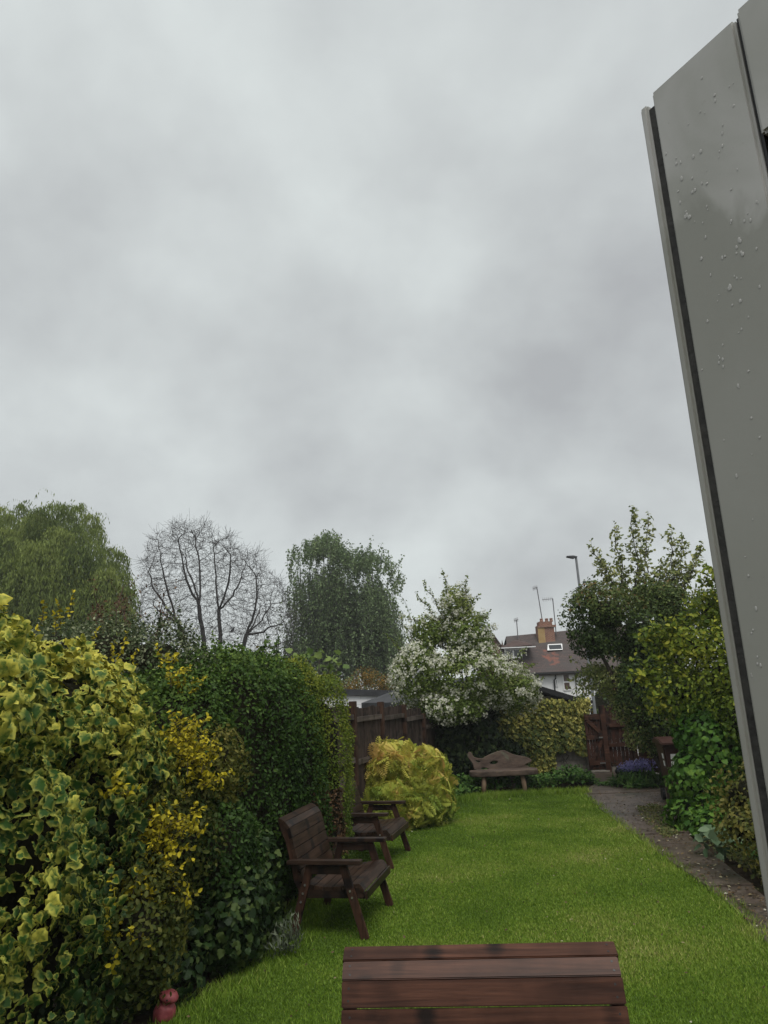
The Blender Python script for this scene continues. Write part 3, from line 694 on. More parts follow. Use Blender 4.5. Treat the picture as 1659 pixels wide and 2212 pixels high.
# ------------------------------------------------------------------ white house with tiled roof, dormer and chimney
YH = 48.0
def h2(u, v, Y=YH): return at(*src(1950 + u * .3014, 2300 + v * .3014), Y)
hb = h2(600, 1285); eav = h2(870, 1278).z; HW0 = h2(560, 1285).x; HW1 = at(1420, 1450, YH).x
zg = -2.4
house = thing('white_house', 'white rendered house with brown tiled roof, dormer window and brick chimney', 'house', (HW0, YH, zg))
def hl(u, v, dy=0.0, Y=YH):
    q = h2(u, v, Y + dy); return Vector((q.x - HW0, Y + dy - YH, q.z - zg))
ez = eav - zg; HWd = HW1 - HW0
MB().box((0, 0, 0), (HWd, 7.0, ez)).build('wall', white_wall, house)
rl = hl(245, 815, 2.7); rr_ = hl(1200, 722, 2.7); rdz = rl.z
def ridge(x): return rl.z + (rr_.z - rl.z) * (x - rl.x) / (rr_.x - rl.x)
lx = rl.x
rv = [(lx - .55, -.35, ez - .12), (HWd + .3, -.35, ez - .12), (HWd + .3, 2.7, ridge(HWd)), (lx, 2.7, ridge(lx)), (lx - .55, 5.6, ez), (HWd + .3, 5.6, ez)]
m, t, p, o = newmat('old brown tiles'); c = N(t, 'ShaderNodeTexCoord')
mpv = N(t, 'ShaderNodeMapping'); mpv.inputs['Scale'].default_value = (1, 1, 1); L(t, c.outputs['Object'], mpv.inputs[0])
sp = N(t, 'ShaderNodeSeparateXYZ'); L(t, mpv.outputs[0], sp.inputs[0]); cbx = N(t, 'ShaderNodeCombineXYZ'); L(t, sp.outputs['X'], cbx.inputs[0]); L(t, sp.outputs['Z'], cbx.inputs[1])
b = N(t, 'ShaderNodeTexBrick'); L(t, cbx.outputs[0], b.inputs['Vector']); b.inputs['Scale'].default_value = 1; b.inputs['Brick Width'].default_value = .24; b.inputs['Row Height'].default_value = .11; b.inputs['Mortar Size'].default_value = .012
b.inputs['Color1'].default_value = (.050, .034, .032, 1); b.inputs['Color2'].default_value = (.085, .052, .045, 1); b.inputs['Mortar'].default_value = (.028, .02, .018, 1)
f = noise(t, c.outputs['Object'], .9, 5, .6); col = mixc(t, ramp(t, f, [(.42, (0, 0, 0)), (.7, (.8, .8, .8))]), b.outputs['Color'], (.055, .048, .045))
# newer orange tiles around one spot
oc = hl(860, 1150, 1.0); vd = N(t, 'ShaderNodeVectorMath', operation='DISTANCE'); L(t, mpv.outputs[0], vd.inputs[0]); vd.inputs[1].default_value = (oc.x, oc.y, oc.z)
dn = N(t, 'ShaderNodeMath', operation='MULTIPLY_ADD'); L(t, noise(t, c.outputs['Object'], 2.6, 4), dn.inputs[0]); dn.inputs[1].default_value = .9; vs_ = N(t, 'ShaderNodeMath', operation='MULTIPLY'); L(t, vd.outputs['Value'], vs_.inputs[0]); vs_.inputs[1].default_value = .42; L(t, vs_.outputs[0], dn.inputs[2])
col = mixc(t, ramp(t, dn.outputs[0], [(.60, (.8, .8, .8)), (.76, (0, 0, 0))]), col, (.24, .075, .045))
dv_ = dn
L(t, col, p.inputs['Base Color']); p.inputs['Roughness'].default_value = .7; bump(t, p, b.outputs['Fac'], -.5, .02)
rm = m
MB().add(rv + [(x, y, z - .12) for x, y, z in rv], [(0, 1, 2, 3), (3, 2, 5, 4), (0, 6, 7, 1), (4, 5, 11, 10), (0, 3, 9, 6), (3, 4, 10, 9), (1, 7, 8, 2), (2, 8, 11, 5), (6, 9, 8, 7), (9, 10, 11, 8)]).build('roof', rm, house)
def rfy(z): return -.35 + 3.05 * (z - (ez - .12)) / (ridge(6) - (ez - .12))
# lower wing of render under the roof at the left end and gable wall
MB().add([(lx - .3, .1, 0), (0.001, .1, 0), (.001, .1, ez - .05), (lx - .3, .1, ez - .05), (lx - .3, 5.4, 0), (lx - .3, 5.4, ez - .05), (lx - .3, 2.7, ridge(lx) - .2)], [(0, 1, 2, 3), (0, 3, 6, 5, 4)]).build('gable_wall', rbrick, house)
MB().box((-.05, -.46, ez - .16), (HWd + .3, -.355, ez - .05)).build('gutter', black_trim, house)
# chimney
ca = hl(668, 860, 2.2); cbq = hl(885, 860, 2.2); ct = hl(690, 625, 2.2).z; cw = hl(655, 680, 2.2); cw1 = hl(893, 680, 2.2)
ch = MB().box((ca.x, 1.9, ca.z - .6), (cbq.x, 2.7, cw.z)).build('chimney', rbrick, house)
MB().box((cw.x, 1.82, cw.z - .12), (cw1.x, 2.78, cw.z + .02)).build('corbel', rbrick, ch)
MB().box((ca.x + .12, 1.95, cw.z + .02), (cbq.x - .08, 2.65, ct)).build('cap', rbrick, ch)
yel = noisemat('yellow render', (.36, .24, .11), (.45, .32, .16), 4, .9, .2)
MB().box((ca.x - .01, 1.885, ca.z - .25), ((ca.x + cbq.x) / 2 - .1, 1.899, hl(700, 700, 2.2).z)).build('render_patch', yel, ch)
for u in (720, 790, 850): q = hl(u, 615, 2.2); MB().lathe([(.12, 0), (.13, .05), (.10, .12), (.12, .22), (.09, .24)], 10, (q.x, 2.3, ct)).build('pot', rbrick, ch)
# dormer
dl = hl(215, 960, .3); dr = hl(455, 960, .3); db = hl(330, 1108, .3).z
dm = MB().box((dl.x + .05, .35, db - .1), (dr.x - .05, 2.4, dl.z)).build('dormer', tiles, house)
da = hl(340, 872, 1.4)
MB().add([(dl.x - .25, .0, dl.z - .02), (dr.x + .9, .0, dl.z + .06), (dr.x + .7, 2.6, dl.z + .1), (dl.x - .1, 2.6, dl.z), (da.x, 1.2, da.z), (da.x + .5, 2.6, da.z + .1)], [(0, 1, 4), (1, 2, 5, 4), (0, 4, 5, 3), (3, 2, 1, 0)]).build('dormer_roof', tiles, dm)
MB().box((dl.x - .22, -.04, dl.z - .09), (dr.x + .85, .02, dl.z - .025)).build('fascia', wframe, dm)
def window(x0, x1, z0, z1, y, parent, cols, rows, fr=.07, sill=True, pm=None):
    wn = MB(); d = .06
    wn.box((x0, y - d, z0), (x1, y, z0 + fr)).box((x0, y - d, z1 - fr), (x1, y, z1)).box((x0, y - d, z0 + fr + .001), (x0 + fr, y, z1 - fr - .001)).box((x1 - fr, y - d, z0 + fr + .001), (x1, y, z1 - fr - .001))
    for c_ in range(1, cols): xm = x0 + (x1 - x0) * c_ / cols; wn.box((xm - fr / 2, y - d + .004, z0 + fr + .001), (xm + fr / 2, y, z1 - fr - .001))
    if rows > 1:
        for c_ in range(cols):
            xa = x0 + (x1 - x0) * c_ / cols + fr * (1 if c_ == 0 else .5) + .001; xb = x0 + (x1 - x0) * (c_ + 1) / cols - fr * (1 if c_ == cols - 1 else .5) - .001
            for r_ in range(1, rows): zm = z0 + (z1 - z0) * r_ / rows; wn.box((xa, y - d + .006, zm - fr / 2), (xb, y, zm + fr / 2))
    wo_ = wn.build('window', wframe, parent)
    for c_ in range(cols):
        for r_ in range(rows):
            a0 = x0 + (x1 - x0) * c_ / cols + fr * .6; a1 = x0 + (x1 - x0) * (c_ + 1) / cols - fr * .6; b0 = z0 + (z1 - z0) * r_ / rows + fr * .6; b1 = z0 + (z1 - z0) * (r_ + 1) / rows - fr * .6
            if parent.parent is None: MB().box((a0, y - .03, b0), (a1, y - .02, b1)).build('pane', pm or glass, wo_)
    if parent.parent is not None: MB().box((x0 + fr * .6, y - .03, z0 + fr * .6), (x1 - fr * .6, y - .02, z1 - fr * .6)).build('pane', pm or glass, parent)
    return wo_
window(dl.x + .02, dr.x - .02, db, dl.z - .1, .34, dm, 2, 1, .09)
# skylight
sa0 = hl(800, 1005, 1.2); sa1 = hl(960, 925, 1.7); yy0 = rfy(sa0.z); yy1 = rfy(sa1.z)
sky_ = MB().add([(sa0.x - .05, yy0 - .12, sa0.z + .02), (sa1.x, yy0 - .12, sa0.z + .02), (sa1.x + .1, yy1 - .12, sa1.z + .05), (sa0.x + .1, yy1 - .12, sa1.z + .05), (sa0.x - .05, yy0 + .1, sa0.z), (sa1.x, yy0 + .1, sa0.z), (sa1.x + .1, yy1 + .1, sa1.z), (sa0.x + .1, yy1 + .1, sa1.z)],
    [(0, 1, 2, 3), (0, 4, 5, 1), (1, 5, 6, 2), (2, 6, 7, 3), (3, 7, 4, 0)]).build('skylight', wframe, house)
gd = lambda f, g_: Vector((sa0.x + .07 + (sa1.x - sa0.x - .07) * f, yy0 - .13 + (yy1 - yy0) * g_, sa0.z + .02 + (sa1.z - sa0.z + .03) * g_))
MB().add([gd(.03, .14), gd(.97, .14), gd(1.0, .86), gd(.06, .86)], [(0, 1, 2, 3)]).build('pane', glass, sky_)
# windows, pipe and wall line
wa, wb = hl(985, 1310), hl(1112, 1530)
brown_blind = plain('brown blind behind glass', (.10, .06, .045), .25)
window(wa.x, wb.x, wb.z, wa.z, -.002, house, 1, 2, .08, pm=brown_blind)
wa, wb = hl(895, 1385), hl(938, 1480); window(wa.x, wb.x, wb.z, wa.z, -.002, house, 1, 1, .06)
wa, wb = hl(1380, 1300), hl(1480, 1520); window(wa.x, wb.x, wb.z, wa.z, -.002, house, 1, 2, .08)
wa, wb = hl(1330, 1720), hl(1470, 1900); window(wa.x, wb.x, wb.z, wa.z, -.002, house, 1, 1, .10)
pa, pb, pc, pd = hl(898, 1290), hl(898, 1375), hl(880, 1395), hl(895, 1620)
MB().tube([(pa.x, -.1, ez - .1), (pb.x, -.1, pb.z), (pc.x, -.1, pc.z), (pd.x, -.1, pd.z - 1)], .05, 8).build('drainpipe', black_trim, house)
q = hl(1165, 1400); MB().box((q.x - .02, -.05, 0), (q.x + .02, -.002, ez - .2)).build('drainpipe', black_trim, house)
q = hl(598, 1400); MB().box((q.x, -.06, 0), (q.x + .06, -.002, ez - .2)).build('drainpipe', black_trim, house)
# aerials
alu = plain('grey aerial metal', (.16, .16, .165), .5, .3)
def aerial(u0, v0, u1, v1, label, arm=None):
    a, b = h2(u0, v0, YH + 2.3), h2(u1, v1, YH + 2.3); t = thing('roof_aerial', label, 'aerial', a)
    MB().tube([(0, 0, -.15), tuple(b - a)], .035, 6).build('mast', alu, t)
    if arm:
        e0, e1 = h2(*arm[0], YH + 2.3) - a, h2(*arm[1], YH + 2.3) - a
        MB().tube([tuple(e0), tuple(e1)], .025, 6).build('boom', alu, t)
        for i in range(6):
            q = e0.lerp(e1, (i + .5) / 6); MB().tube([tuple(q + Vector((0, -.02, -.14))), tuple(q + Vector((0, .02, .14)))], .012, 5).build('element', alu, t)
    return t
aerial(735, 640, 655, 165, 'tallest leaning aerial rising from the chimney pots', ((600, 183), (662, 160)))
aerial(910, 770, 865, 312, 'bent aerial with long sideways boom beside the chimney', ((725, 328), (870, 314)))
aerial(402, 812, 385, 595, 'short aerial on the ridge above the dormer', ((350, 606), (408, 588)))
# neighbouring gable
YN = 53.0
n0, n1, n2 = h2(-40, 1040, YN), h2(200, 985, YN), h2(95, 828, YN)
nh = thing('brick_house', 'plain brown brick gable house glimpsed behind the blossom tree', 'house', (n0.x, YN, -2.4))
gy_ = [(0, 0), (n1.x - n0.x, 0), (n1.x - n0.x, n1.z + 2.4), (n2.x - n0.x, n2.z + 2.4), (n2.x - n0.x - (n1.x - n2.x) * 1.05, n1.z + 2.4), (n2.x - n0.x - (n1.x - n2.x) * 1.05, 0)]
gbr = brickmat('brown gable tiles', (.15, .075, .05), (.2, .10, .062), (.1, .06, .045), 1.0)
MB().prism(gy_, 'y', 0, 8).build('wall', gbr, nh)
A, B, C_ = gy_[2], gy_[3], gy_[4]
MB().prism([(A[0] + .15, A[1] - .05), (B[0], B[1] + .12), (C_[0] - .15, C_[1] - .05), (C_[0] - .15, C_[1] - .2), (B[0], B[1] - .03), (A[0] + .15, A[1] - .2)], 'y', -.15, 8.2).build('roof', tiles, nh)

# ------------------------------------------------------------------ distant house left of the blossom tree
YD = 62.0
def d2(u, v, Y=YD): return at(*src(1350 + u * .27125, 2550 + v * .27125), Y)
o0 = d2(620, 800); dh = thing('slate_house', 'far red brick house with grey slate roof and stubby chimney by the birch', 'house', (o0.x, YD, -2.4))
def dl2(u, v, dy=0): q = d2(u, v, YD + dy); return Vector((q.x - o0.x, dy, q.z + 2.4))
w0, w1 = dl2(620, 690), dl2(1300, 690)
MB().box((0, 0, 0), (w1.x, 6, dl2(700, 650).z)).build('wall', rbrick, dh)
r0 = dl2(760, 455, 2.5); r1 = dl2(750, 620, -.3)
MB().add([(r1.x - .6, -.3, r1.z), (w1.x + .3, -.3, r1.z), (w1.x + .3, 3, r0.z + .1), (r0.x - .3, 3, r0.z + .1), (r1.x - .6, 6.3, r1.z), (w1.x + .3, 6.3, r1.z)], [(0, 1, 2, 3), (3, 2, 5, 4), (0, 3, 4), (1, 5, 2)]).build('roof', slate, dh)
c_0, c_1 = dl2(690, 400, 2), dl2(765, 340, 2)
ch = MB().box((c_0.x - .1, 2.2, r1.z - .5), (c_1.x, 3.2, c_1.z - .1)).build('chimney', rbrick, dh); MB().box((c_0.x - .25, 2.1, c_1.z - .1), (c_1.x + .12, 3.3, c_1.z + .1)).build('corbel', rbrick, ch)
k0, k1 = dl2(800, 600, .8), dl2(910, 540, 1.4)
MB().add([(k0.x, k0.y - .35, k0.z), (k1.x - .25, k0.y - .35, k0.z), (k1.x, k1.y - .3, k1.z), (k0.x + .25, k1.y - .3, k1.z)], [(0, 1, 2, 3)]).build('skylight', plain('bright skylight glass', (.55, .58, .6), .1), dh)
k0, k1 = dl2(748, 800), dl2(830, 722); window(k0.x, k1.x, k0.z, k1.z, -.003, dh, 1, 1, .12)

# ------------------------------------------------------------------ street lamp
steel = noisemat('galvanised steel', (.17, .18, .19), (.25, .26, .27), 5, .5, .05, metal=.2)
YL = 27.0; lt = at(1244, 1203, YL); lbs = -2.4 * min(1, (YL - 21) / 16) - .03
la = thing('street_lamp', 'tall grey steel street lamp rising behind the gate', 'street lamp', (at(1288, 1560, YL).x, YL, lbs))
tz = lt.z - lbs; txp = lt.x - la.location.x
MB().tube([(0, 0, 0), (0, 0, 1.4)], .085, 12).build('base', steel, la)
MB().tube([(0, 0, 1.4), (txp, 0, tz)], [.062, .045], 12).build('pole', steel, la)
MB().prism([(txp + .06, tz + .0), (txp - .1, tz + .05), (txp - .36, tz + .045), (txp - .36, tz + .0), (txp - .1, tz - .07)], 'y', -.09, .09).build('lamp_head', plain('dark lamp housing', (.05, .05, .055), .5), la, .015)

# ------------------------------------------------------------------ open white door beside the camera
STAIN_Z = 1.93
up_m, t, p, o = newmat('white door plastic')
v = objvec(t, (1, 1, 1), False); f = noise(t, v, 4, 5, .5, 1.2); f2 = noise(t, v, 55, 4, .7)
c = ramp(t, f, [(.42, (.37, .37, .335)), (.53, (.47, .465, .44))])
dirt = ramp(t, f2, [(.64, (0, 0, 0)), (.74, (.55, .55, .55))]); c = mixc(t, dirt, c, (.3, .28, .24))
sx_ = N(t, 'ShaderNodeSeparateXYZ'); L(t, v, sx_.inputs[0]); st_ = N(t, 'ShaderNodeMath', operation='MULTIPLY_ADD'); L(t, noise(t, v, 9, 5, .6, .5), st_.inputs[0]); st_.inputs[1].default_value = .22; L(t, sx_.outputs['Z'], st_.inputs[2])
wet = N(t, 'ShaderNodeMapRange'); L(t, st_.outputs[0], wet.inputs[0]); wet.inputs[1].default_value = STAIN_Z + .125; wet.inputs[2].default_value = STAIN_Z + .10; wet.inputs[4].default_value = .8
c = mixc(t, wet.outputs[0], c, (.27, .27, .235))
L(t, c, p.inputs['Base Color']); p.inputs['Roughness'].default_value = .38; bump(t, p, f2, .06, .002)
ZT = 2.50
A2, B2 = ground(1405, 200, ZT), ground(1583, 38, ZT); ud = (B2 - A2).normalized(); stw = (B2 - A2).length
nd = Vector((ud.y, -ud.x, 0));  nd = nd if nd.dot(-A2.xy.to_3d()) > 0 else -nd     # towards the viewer
door = thing('open_door', 'white plastic door standing open at the house end, wet with raindrops', 'door', (A2.x, A2.y, .42))
door.rotation_euler.z = math.atan2(ud.y, ud.x)
def doorpx(x, y):
    d = ray(x, y); o_ = Vector((0, 0, CAM_H)); tt = (A2 - o_).dot(nd) / d.dot(nd); q = o_ + d * tt; return (q - A2).dot(ud), q.z - .42
# local: x along the leaf away from the free edge, y: which side is the viewer?
loc_n = Matrix.Rotation(-door.rotation_euler.z, 3, 'Z') @ nd; sg = 1 if loc_n.y > 0 else -1
def dbox(x0, x1, d0, d1, z0, z1): y0, y1 = sorted((sg * d0, sg * d1)); return MB().box((x0, y0, z0), (x1, y1, z1))
zt = ZT - .42; LW = .84
xg0 = doorpx(1395, 222)[0]; xl0 = doorpx(1380, 236)[0]
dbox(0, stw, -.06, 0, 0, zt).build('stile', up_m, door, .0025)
dbox(xg0, -.0005, -.03, -.003, .005, zt - .012).build('gasket', noisemat('black rubber gasket', (.012, .012, .011), (.05, .048, .042), 60, .7, .3), door)
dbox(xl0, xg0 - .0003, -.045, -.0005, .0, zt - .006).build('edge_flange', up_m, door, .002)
gz1 = doorpx(1648, 290)[1]; xj = stw + .003
dbox(stw + .0002, xj - .0002, -.05, -.004, 0, zt).build('joint_seal', black_trim, door)
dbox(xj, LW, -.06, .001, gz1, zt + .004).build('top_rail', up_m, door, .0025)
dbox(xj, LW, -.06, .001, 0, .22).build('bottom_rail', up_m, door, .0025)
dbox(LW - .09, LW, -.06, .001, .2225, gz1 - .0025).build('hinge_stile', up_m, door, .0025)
dbox(xj, LW - .0925, -.045, -.02, .2225, gz1 - .003).build('glass_pane', plain('brown reflection glass', (.045, .03, .024), .12, 0, 0, .6), door)  # brown reflection is put into the base colour of the pane
drop = plain('rain water', (.44, .435, .41), .12, 0, 0); V = []; F = []; off = 0
spots = [(1550, 212), (1545, 222), (1486, 270), (1560, 270), (1558, 290), (1564, 315), (1471, 392), (1473, 410), (1504, 400), (1500, 414), (1524, 395), (1478, 437), (1487, 450), (1490, 462), (1500, 460), (1480, 470), (1580, 415), (1600, 520), (1605, 548), (1592, 560), (1584, 528), (1515, 566), (1560, 750), (1548, 770), (1590, 660), (1575, 620), (1620, 470), (1625, 800), (1610, 690), (1530, 690), (1462, 350), (1508, 330)]
spots += [(random.uniform(1420, 1650), random.uniform(150, 1900)) for _ in range(120)]
for si, (x, y) in enumerate(spots):
    for _ in range(random.choice((1, 1, 2))):
        cx, cz = doorpx(x + random.gauss(0, 5), y + random.gauss(0, 6))
        if not .004 < cx < stw - .008: continue
        r = random.uniform(.0006, .0014) if si < 32 else random.uniform(.0004, .0009); el = random.uniform(1, 2.2)
        for i in range(4):
            th = math.pi / 2 * i / 4
            for j in range(10):
                ph = 2 * math.pi * j / 10; V.append((cx + r * math.cos(th) * math.cos(ph), sg * (r * .22 * math.sin(th) + .0002), cz + r * el * math.cos(th) * math.sin(ph)))
        for i in range(3):
            for j in range(10): F.append((off + i * 10 + j, off + i * 10 + (j + 1) % 10, off + (i + 1) * 10 + (j + 1) % 10, off + (i + 1) * 10 + j))
        F.append(tuple(off + 30 + j for j in range(10))); off += 40
me = D.meshes.new('raindrops'); me.from_pydata(V, [], F); me.materials.append(drop); me.polygons.foreach_set('use_smooth', [True] * len(F)); ro_ = mk('raindrops', me, door); ro_['kind'] = 'stuff'
tag(MB().box((-.7, -.7, -.03), (1.2, .3, .40)).build('doorstep', conc, None, .01), kind='structure')
#@@PLANTS
# ------------------------------------------------------------------ leaf colours
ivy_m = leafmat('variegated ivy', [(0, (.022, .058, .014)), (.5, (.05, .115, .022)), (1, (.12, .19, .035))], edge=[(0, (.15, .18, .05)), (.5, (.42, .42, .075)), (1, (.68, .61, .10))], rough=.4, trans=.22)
gold_m = leafmat('golden privet', [(0, (.10, .10, .012)), (.4, (.36, .31, .02)), (1, (.68, .56, .035))], trans=.3)
dull_m = leafmat('dull yellow green', [(0, (.04, .062, .014)), (.5, (.11, .115, .022)), (1, (.25, .21, .05))], trans=.25)
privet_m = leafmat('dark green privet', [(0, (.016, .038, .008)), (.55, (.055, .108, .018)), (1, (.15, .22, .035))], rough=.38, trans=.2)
lime_m = leafmat('yellow green box', [(0, (.04, .075, .01)), (.5, (.115, .165, .02)), (1, (.27, .28, .03))], trans=.22)
euo_m = leafmat('silver edged euonymus', [(0, (.03, .05, .018)), (.55, (.075, .105, .04)), (1, (.34, .36, .22))], trans=.2)
sem_m = leafmat('golden fern leaves', [(0, (.10, .17, .025)), (.3, (.32, .38, .06)), (.65, (.58, .53, .11)), (1, (.66, .40, .17))], rough=.55, trans=.3)
dead_m = leafmat('dry brown leaves', [(0, (.05, .03, .015)), (1, (.16, .09, .045))], trans=.1)
wil_m = leafmat('willow leaves', [(0, (.065, .10, .026)), (.5, (.15, .20, .045)), (1, (.28, .33, .085))], rough=.6, trans=.3)
birch_m = leafmat('birch leaves', [(0, (.09, .14, .06)), (.5, (.155, .22, .095)), (1, (.25, .32, .15))], rough=.6, trans=.3)
apple_m = leafmat('fresh pear leaves', [(0, (.08, .125, .025)), (.5, (.165, .225, .05)), (1, (.30, .33, .11))], trans=.3)
bloss_m = leafmat('white blossom', [(0, (.50, .52, .36)), (.5, (.70, .69, .57)), (1, (.82, .81, .74))], rough=.6, trans=.25)
shiv_m = leafmat('yellow wall ivy', [(0, (.03, .055, .014)), (.45, (.10, .12, .03)), (1, (.26, .25, .06))], edge=[(0, (.12, .14, .03)), (.5, (.38, .35, .08)), (1, (.60, .54, .17))], trans=.2)
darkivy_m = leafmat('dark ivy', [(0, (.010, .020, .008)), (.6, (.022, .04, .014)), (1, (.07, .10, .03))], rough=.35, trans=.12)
vine_m = leafmat('bright green vine', [(0, (.025, .07, .012)), (.5, (.065, .15, .02)), (1, (.15, .25, .035))], rough=.35, trans=.25)
yshr_m = leafmat('yellow green shrub', [(0, (.05, .09, .014)), (.5, (.155, .21, .022)), (1, (.40, .39, .045))], trans=.3)
dtree_m = leafmat('dark evergreen', [(0, (.022, .042, .012)), (.5, (.06, .095, .022)), (.8, (.13, .16, .04)), (1, (.20, .11, .045))], rough=.4, trans=.15)
pear_m = leafmat('upright tree leaves', [(0, (.10, .14, .04)), (.5, (.23, .27, .08)), (1, (.44, .43, .18))], trans=.3)
cover_m = leafmat('ground cover leaves', [(0, (.022, .06, .012)), (.5, (.05, .12, .02)), (1, (.11, .18, .04))], trans=.2)
brown_cover = leafmat('mixed low leaves', [(0, (.04, .05, .014)), (.5, (.09, .11, .03)), (1, (.18, .15, .06))], trans=.2)
orange_m = leafmat('bronze young leaves', [(0, (.08, .085, .025)), (.5, (.20, .13, .03)), (1, (.33, .19, .04))], trans=.3)
fig_m = leafmat('pale fig leaves', [(0, (.10, .17, .05)), (1, (.26, .34, .10))], trans=.35)
conif_m = leafmat('blue conifer', [(0, (.012, .025, .022)), (1, (.035, .06, .055))], trans=.05, rough=.6)
hosta_m = leafmat('grey green broad leaves', [(0, (.06, .11, .05)), (1, (.20, .28, .16))], trans=.25)
lav_m = leafmat('grey lavender', [(0, (.045, .06, .035)), (1, (.13, .15, .10))], trans=.1, rough=.7)
blue_m = leafmat('bluebell flowers', [(0, (.16, .14, .36)), (1, (.36, .33, .62))], trans=.25)

def plant(name, label, cat, loc, group=None): return thing(name, label, cat, loc, 0, group)
def blob(u, v, Y, rx, ry, rz): q = at(u, v, Y); return ((q.x, q.y, q.z), (rx, ry, rz))
def sticks(base, tops, r, n=5):
    segs = []
    for tp in tops:
        a = Vector(base) + Vector((random.gauss(0, .03), random.gauss(0, .03), 0)); b = Vector(tp); p = a
        for i in range(1, n + 1):
            q = a.lerp(b, i / n) + Vector((random.gauss(0, .04), random.gauss(0, .04), 0)) * (i < n); segs.append((tuple(p), tuple(q), r * (1 - .6 * (i - 1) / n), r * (1 - .6 * i / n))); p = q
    return segs
def sprays(tips, mat, root, tpl, name='sprays', size=.045, step=.022, ln=.28, segs=None, up=.5, rnd=None):
    """leafy shoots: pairs of leaves along a short stem from every tip (p, d)"""
    P = []; Nn = []; sg_ = []
    for p, d, l in tips:
        d = Vector(d).normalized(); p = Vector(p); k = max(3, int(l / step)); q = p
        for i in range(k):
            d = (d + Vector((random.gauss(0, .06), random.gauss(0, .06), random.gauss(0, .06)))).normalized(); q2 = q + d * (l / k)
            sg_.append((tuple(q), tuple(q2), .004 * (1 - .7 * i / k), .004 * (1 - .7 * (i + 1) / k)))
            ax = d.orthogonal().normalized(); ax.rotate(Matrix.Rotation(i * 1.57 + random.uniform(-.3, .3), 3, d))
            for s in (-1, 1):
                P.append(q2); Nn.append((d * .55 + ax * s).normalized())
            q = q2
    P = np.array([tuple(a) for a in P]); dirs = np.array([tuple(a) for a in Nn])
    # leaf normals are perpendicular-ish to the shoot so that blades spread outwards
    nz = unit(np.cross(dirs, rng.normal(size=dirs.shape)) + np.array([0, -.3, .6]))
    o = leafset(name, P, nz, size * rng.uniform(.7, 1.2, len(P)), tpl, mat, root, jit=.15, droop=0, fwd=0, spread=.25, rnd=rnd)
    tubes('twig', sg_, bark, root)['kind'] = 'stuff'
    return o

# ------------------------------------------------------------------ the hedge on the left, from the door outwards
iv = plant('ivy_shrub', 'huge yellow-edged variegated ivy with broad leaves, nearest the door end of the hedge', 'ivy', (-2.3, 4.6, 0))
ib = [((-2.62, 4.2, 2.0), (.75, 1.0, .64)), ((-2.35, 5.1, 1.85), (.62, .9, .58)), ((-2.45, 4.3, 1.2), (.72, 1.0, .75)), ((-2.2, 5.5, 1.35), (.52, .8, .75)), ((-2.28, 4.6, .55), (.46, .9, .65))]
P, Nn = blobs(ib, 12000, .32, .26, 2.8)
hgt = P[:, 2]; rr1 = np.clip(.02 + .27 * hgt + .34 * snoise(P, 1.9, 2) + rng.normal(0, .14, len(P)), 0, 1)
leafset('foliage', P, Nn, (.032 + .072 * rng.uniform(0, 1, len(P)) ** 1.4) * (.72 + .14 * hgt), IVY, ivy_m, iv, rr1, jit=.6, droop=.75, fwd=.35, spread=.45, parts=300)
core(ib, twig, iv); tubes('branch', sticks((-2.5, 4.6, 0), [(-2.6, 4.0, 1.9), (-2.3, 5.2, 1.9), (-2.5, 4.6, 2.3), (-2.1, 5.5, 1.5)], .04), bark, iv)

gp = plant('golden_privet', 'bright golden privet with upright shoots threading through the ivy', 'shrub', (-1.8, 6.0, 0))
gbl = [((-1.76, 6.05, .95), (.34, .55, .55)), ((-1.55, 6.6, 1.45), (.26, .4, .42)), ((-1.78, 5.4, .55), (.35, .5, .5))]
P, Nn = blobs(gbl, 9000, .5, .28, 4, zmin=.08)
GC = np.array([tuple(at(u, v, 6.3)) for u, v in ((405, 1640), (430, 1690), (345, 1800), (330, 1850), (250, 1720), (395, 1600), (370, 1760))])
rr1 = np.clip(.30 + .2 * (P[:, 2] - .9) + .3 * snoise(P, 3.5, 4) + rng.normal(0, .15, len(P)), 0, 1)
leafset('foliage', P, Nn, rng.uniform(.028, .05, len(P)), [T_OVAL], dull_m, gp, rr1, jit=.6, droop=.1, fwd=.6, spread=.5, parts=150)
tips = []
for u, v, Y, n, s in ((405, 1630, 5.95, 52, 30), (425, 1680, 6.0, 30, 24), (385, 1590, 6.0, 20, 20), (345, 1800, 5.6, 52, 32), (330, 1850, 5.5, 26, 28), (240, 1720, 5.2, 16, 24), (300, 1930, 5.4, 20, 45), (230, 2010, 5.0, 12, 40), (395, 1490, 6.6, 14, 14), (370, 1450, 6.6, 8, 10), (210, 1980, 5.0, 12, 40)):
    for _ in range(n):
        q = at(u + random.gauss(0, s), v + random.gauss(0, s * .8), Y + random.gauss(0, .12)); tips.append((q, (random.gauss(.35, .35), random.gauss(-.3, .3), random.gauss(.45, .3)), random.uniform(.10, .22)))
for u, v in ((130, 1310), (150, 1290), (8, 1300), (20, 1330), (60, 1350), (190, 1370), (255, 1380), (285, 1400), (240, 1385), (370, 1440), (120, 1330), (90, 1300)):
    tips.append((at(u, v + 45, 5.7), (random.gauss(.08, .15), 0, 1), random.uniform(.14, .26)))
sprays(tips, gold_m, gp, [T_OVAL], size=.040, step=.024, name='golden_shoots', rnd=None)
core(gbl, twig, gp, sh=.45)
tubes('branch', sticks((-1.85, 6.0, 0), [(-1.7, 6.1, 1.2), (-1.6, 6.6, 1.6), (-2.0, 5.7, 2.1), (-1.8, 5.4, .9), (-2.2, 5.6, 2.3)], .02), bark, gp)

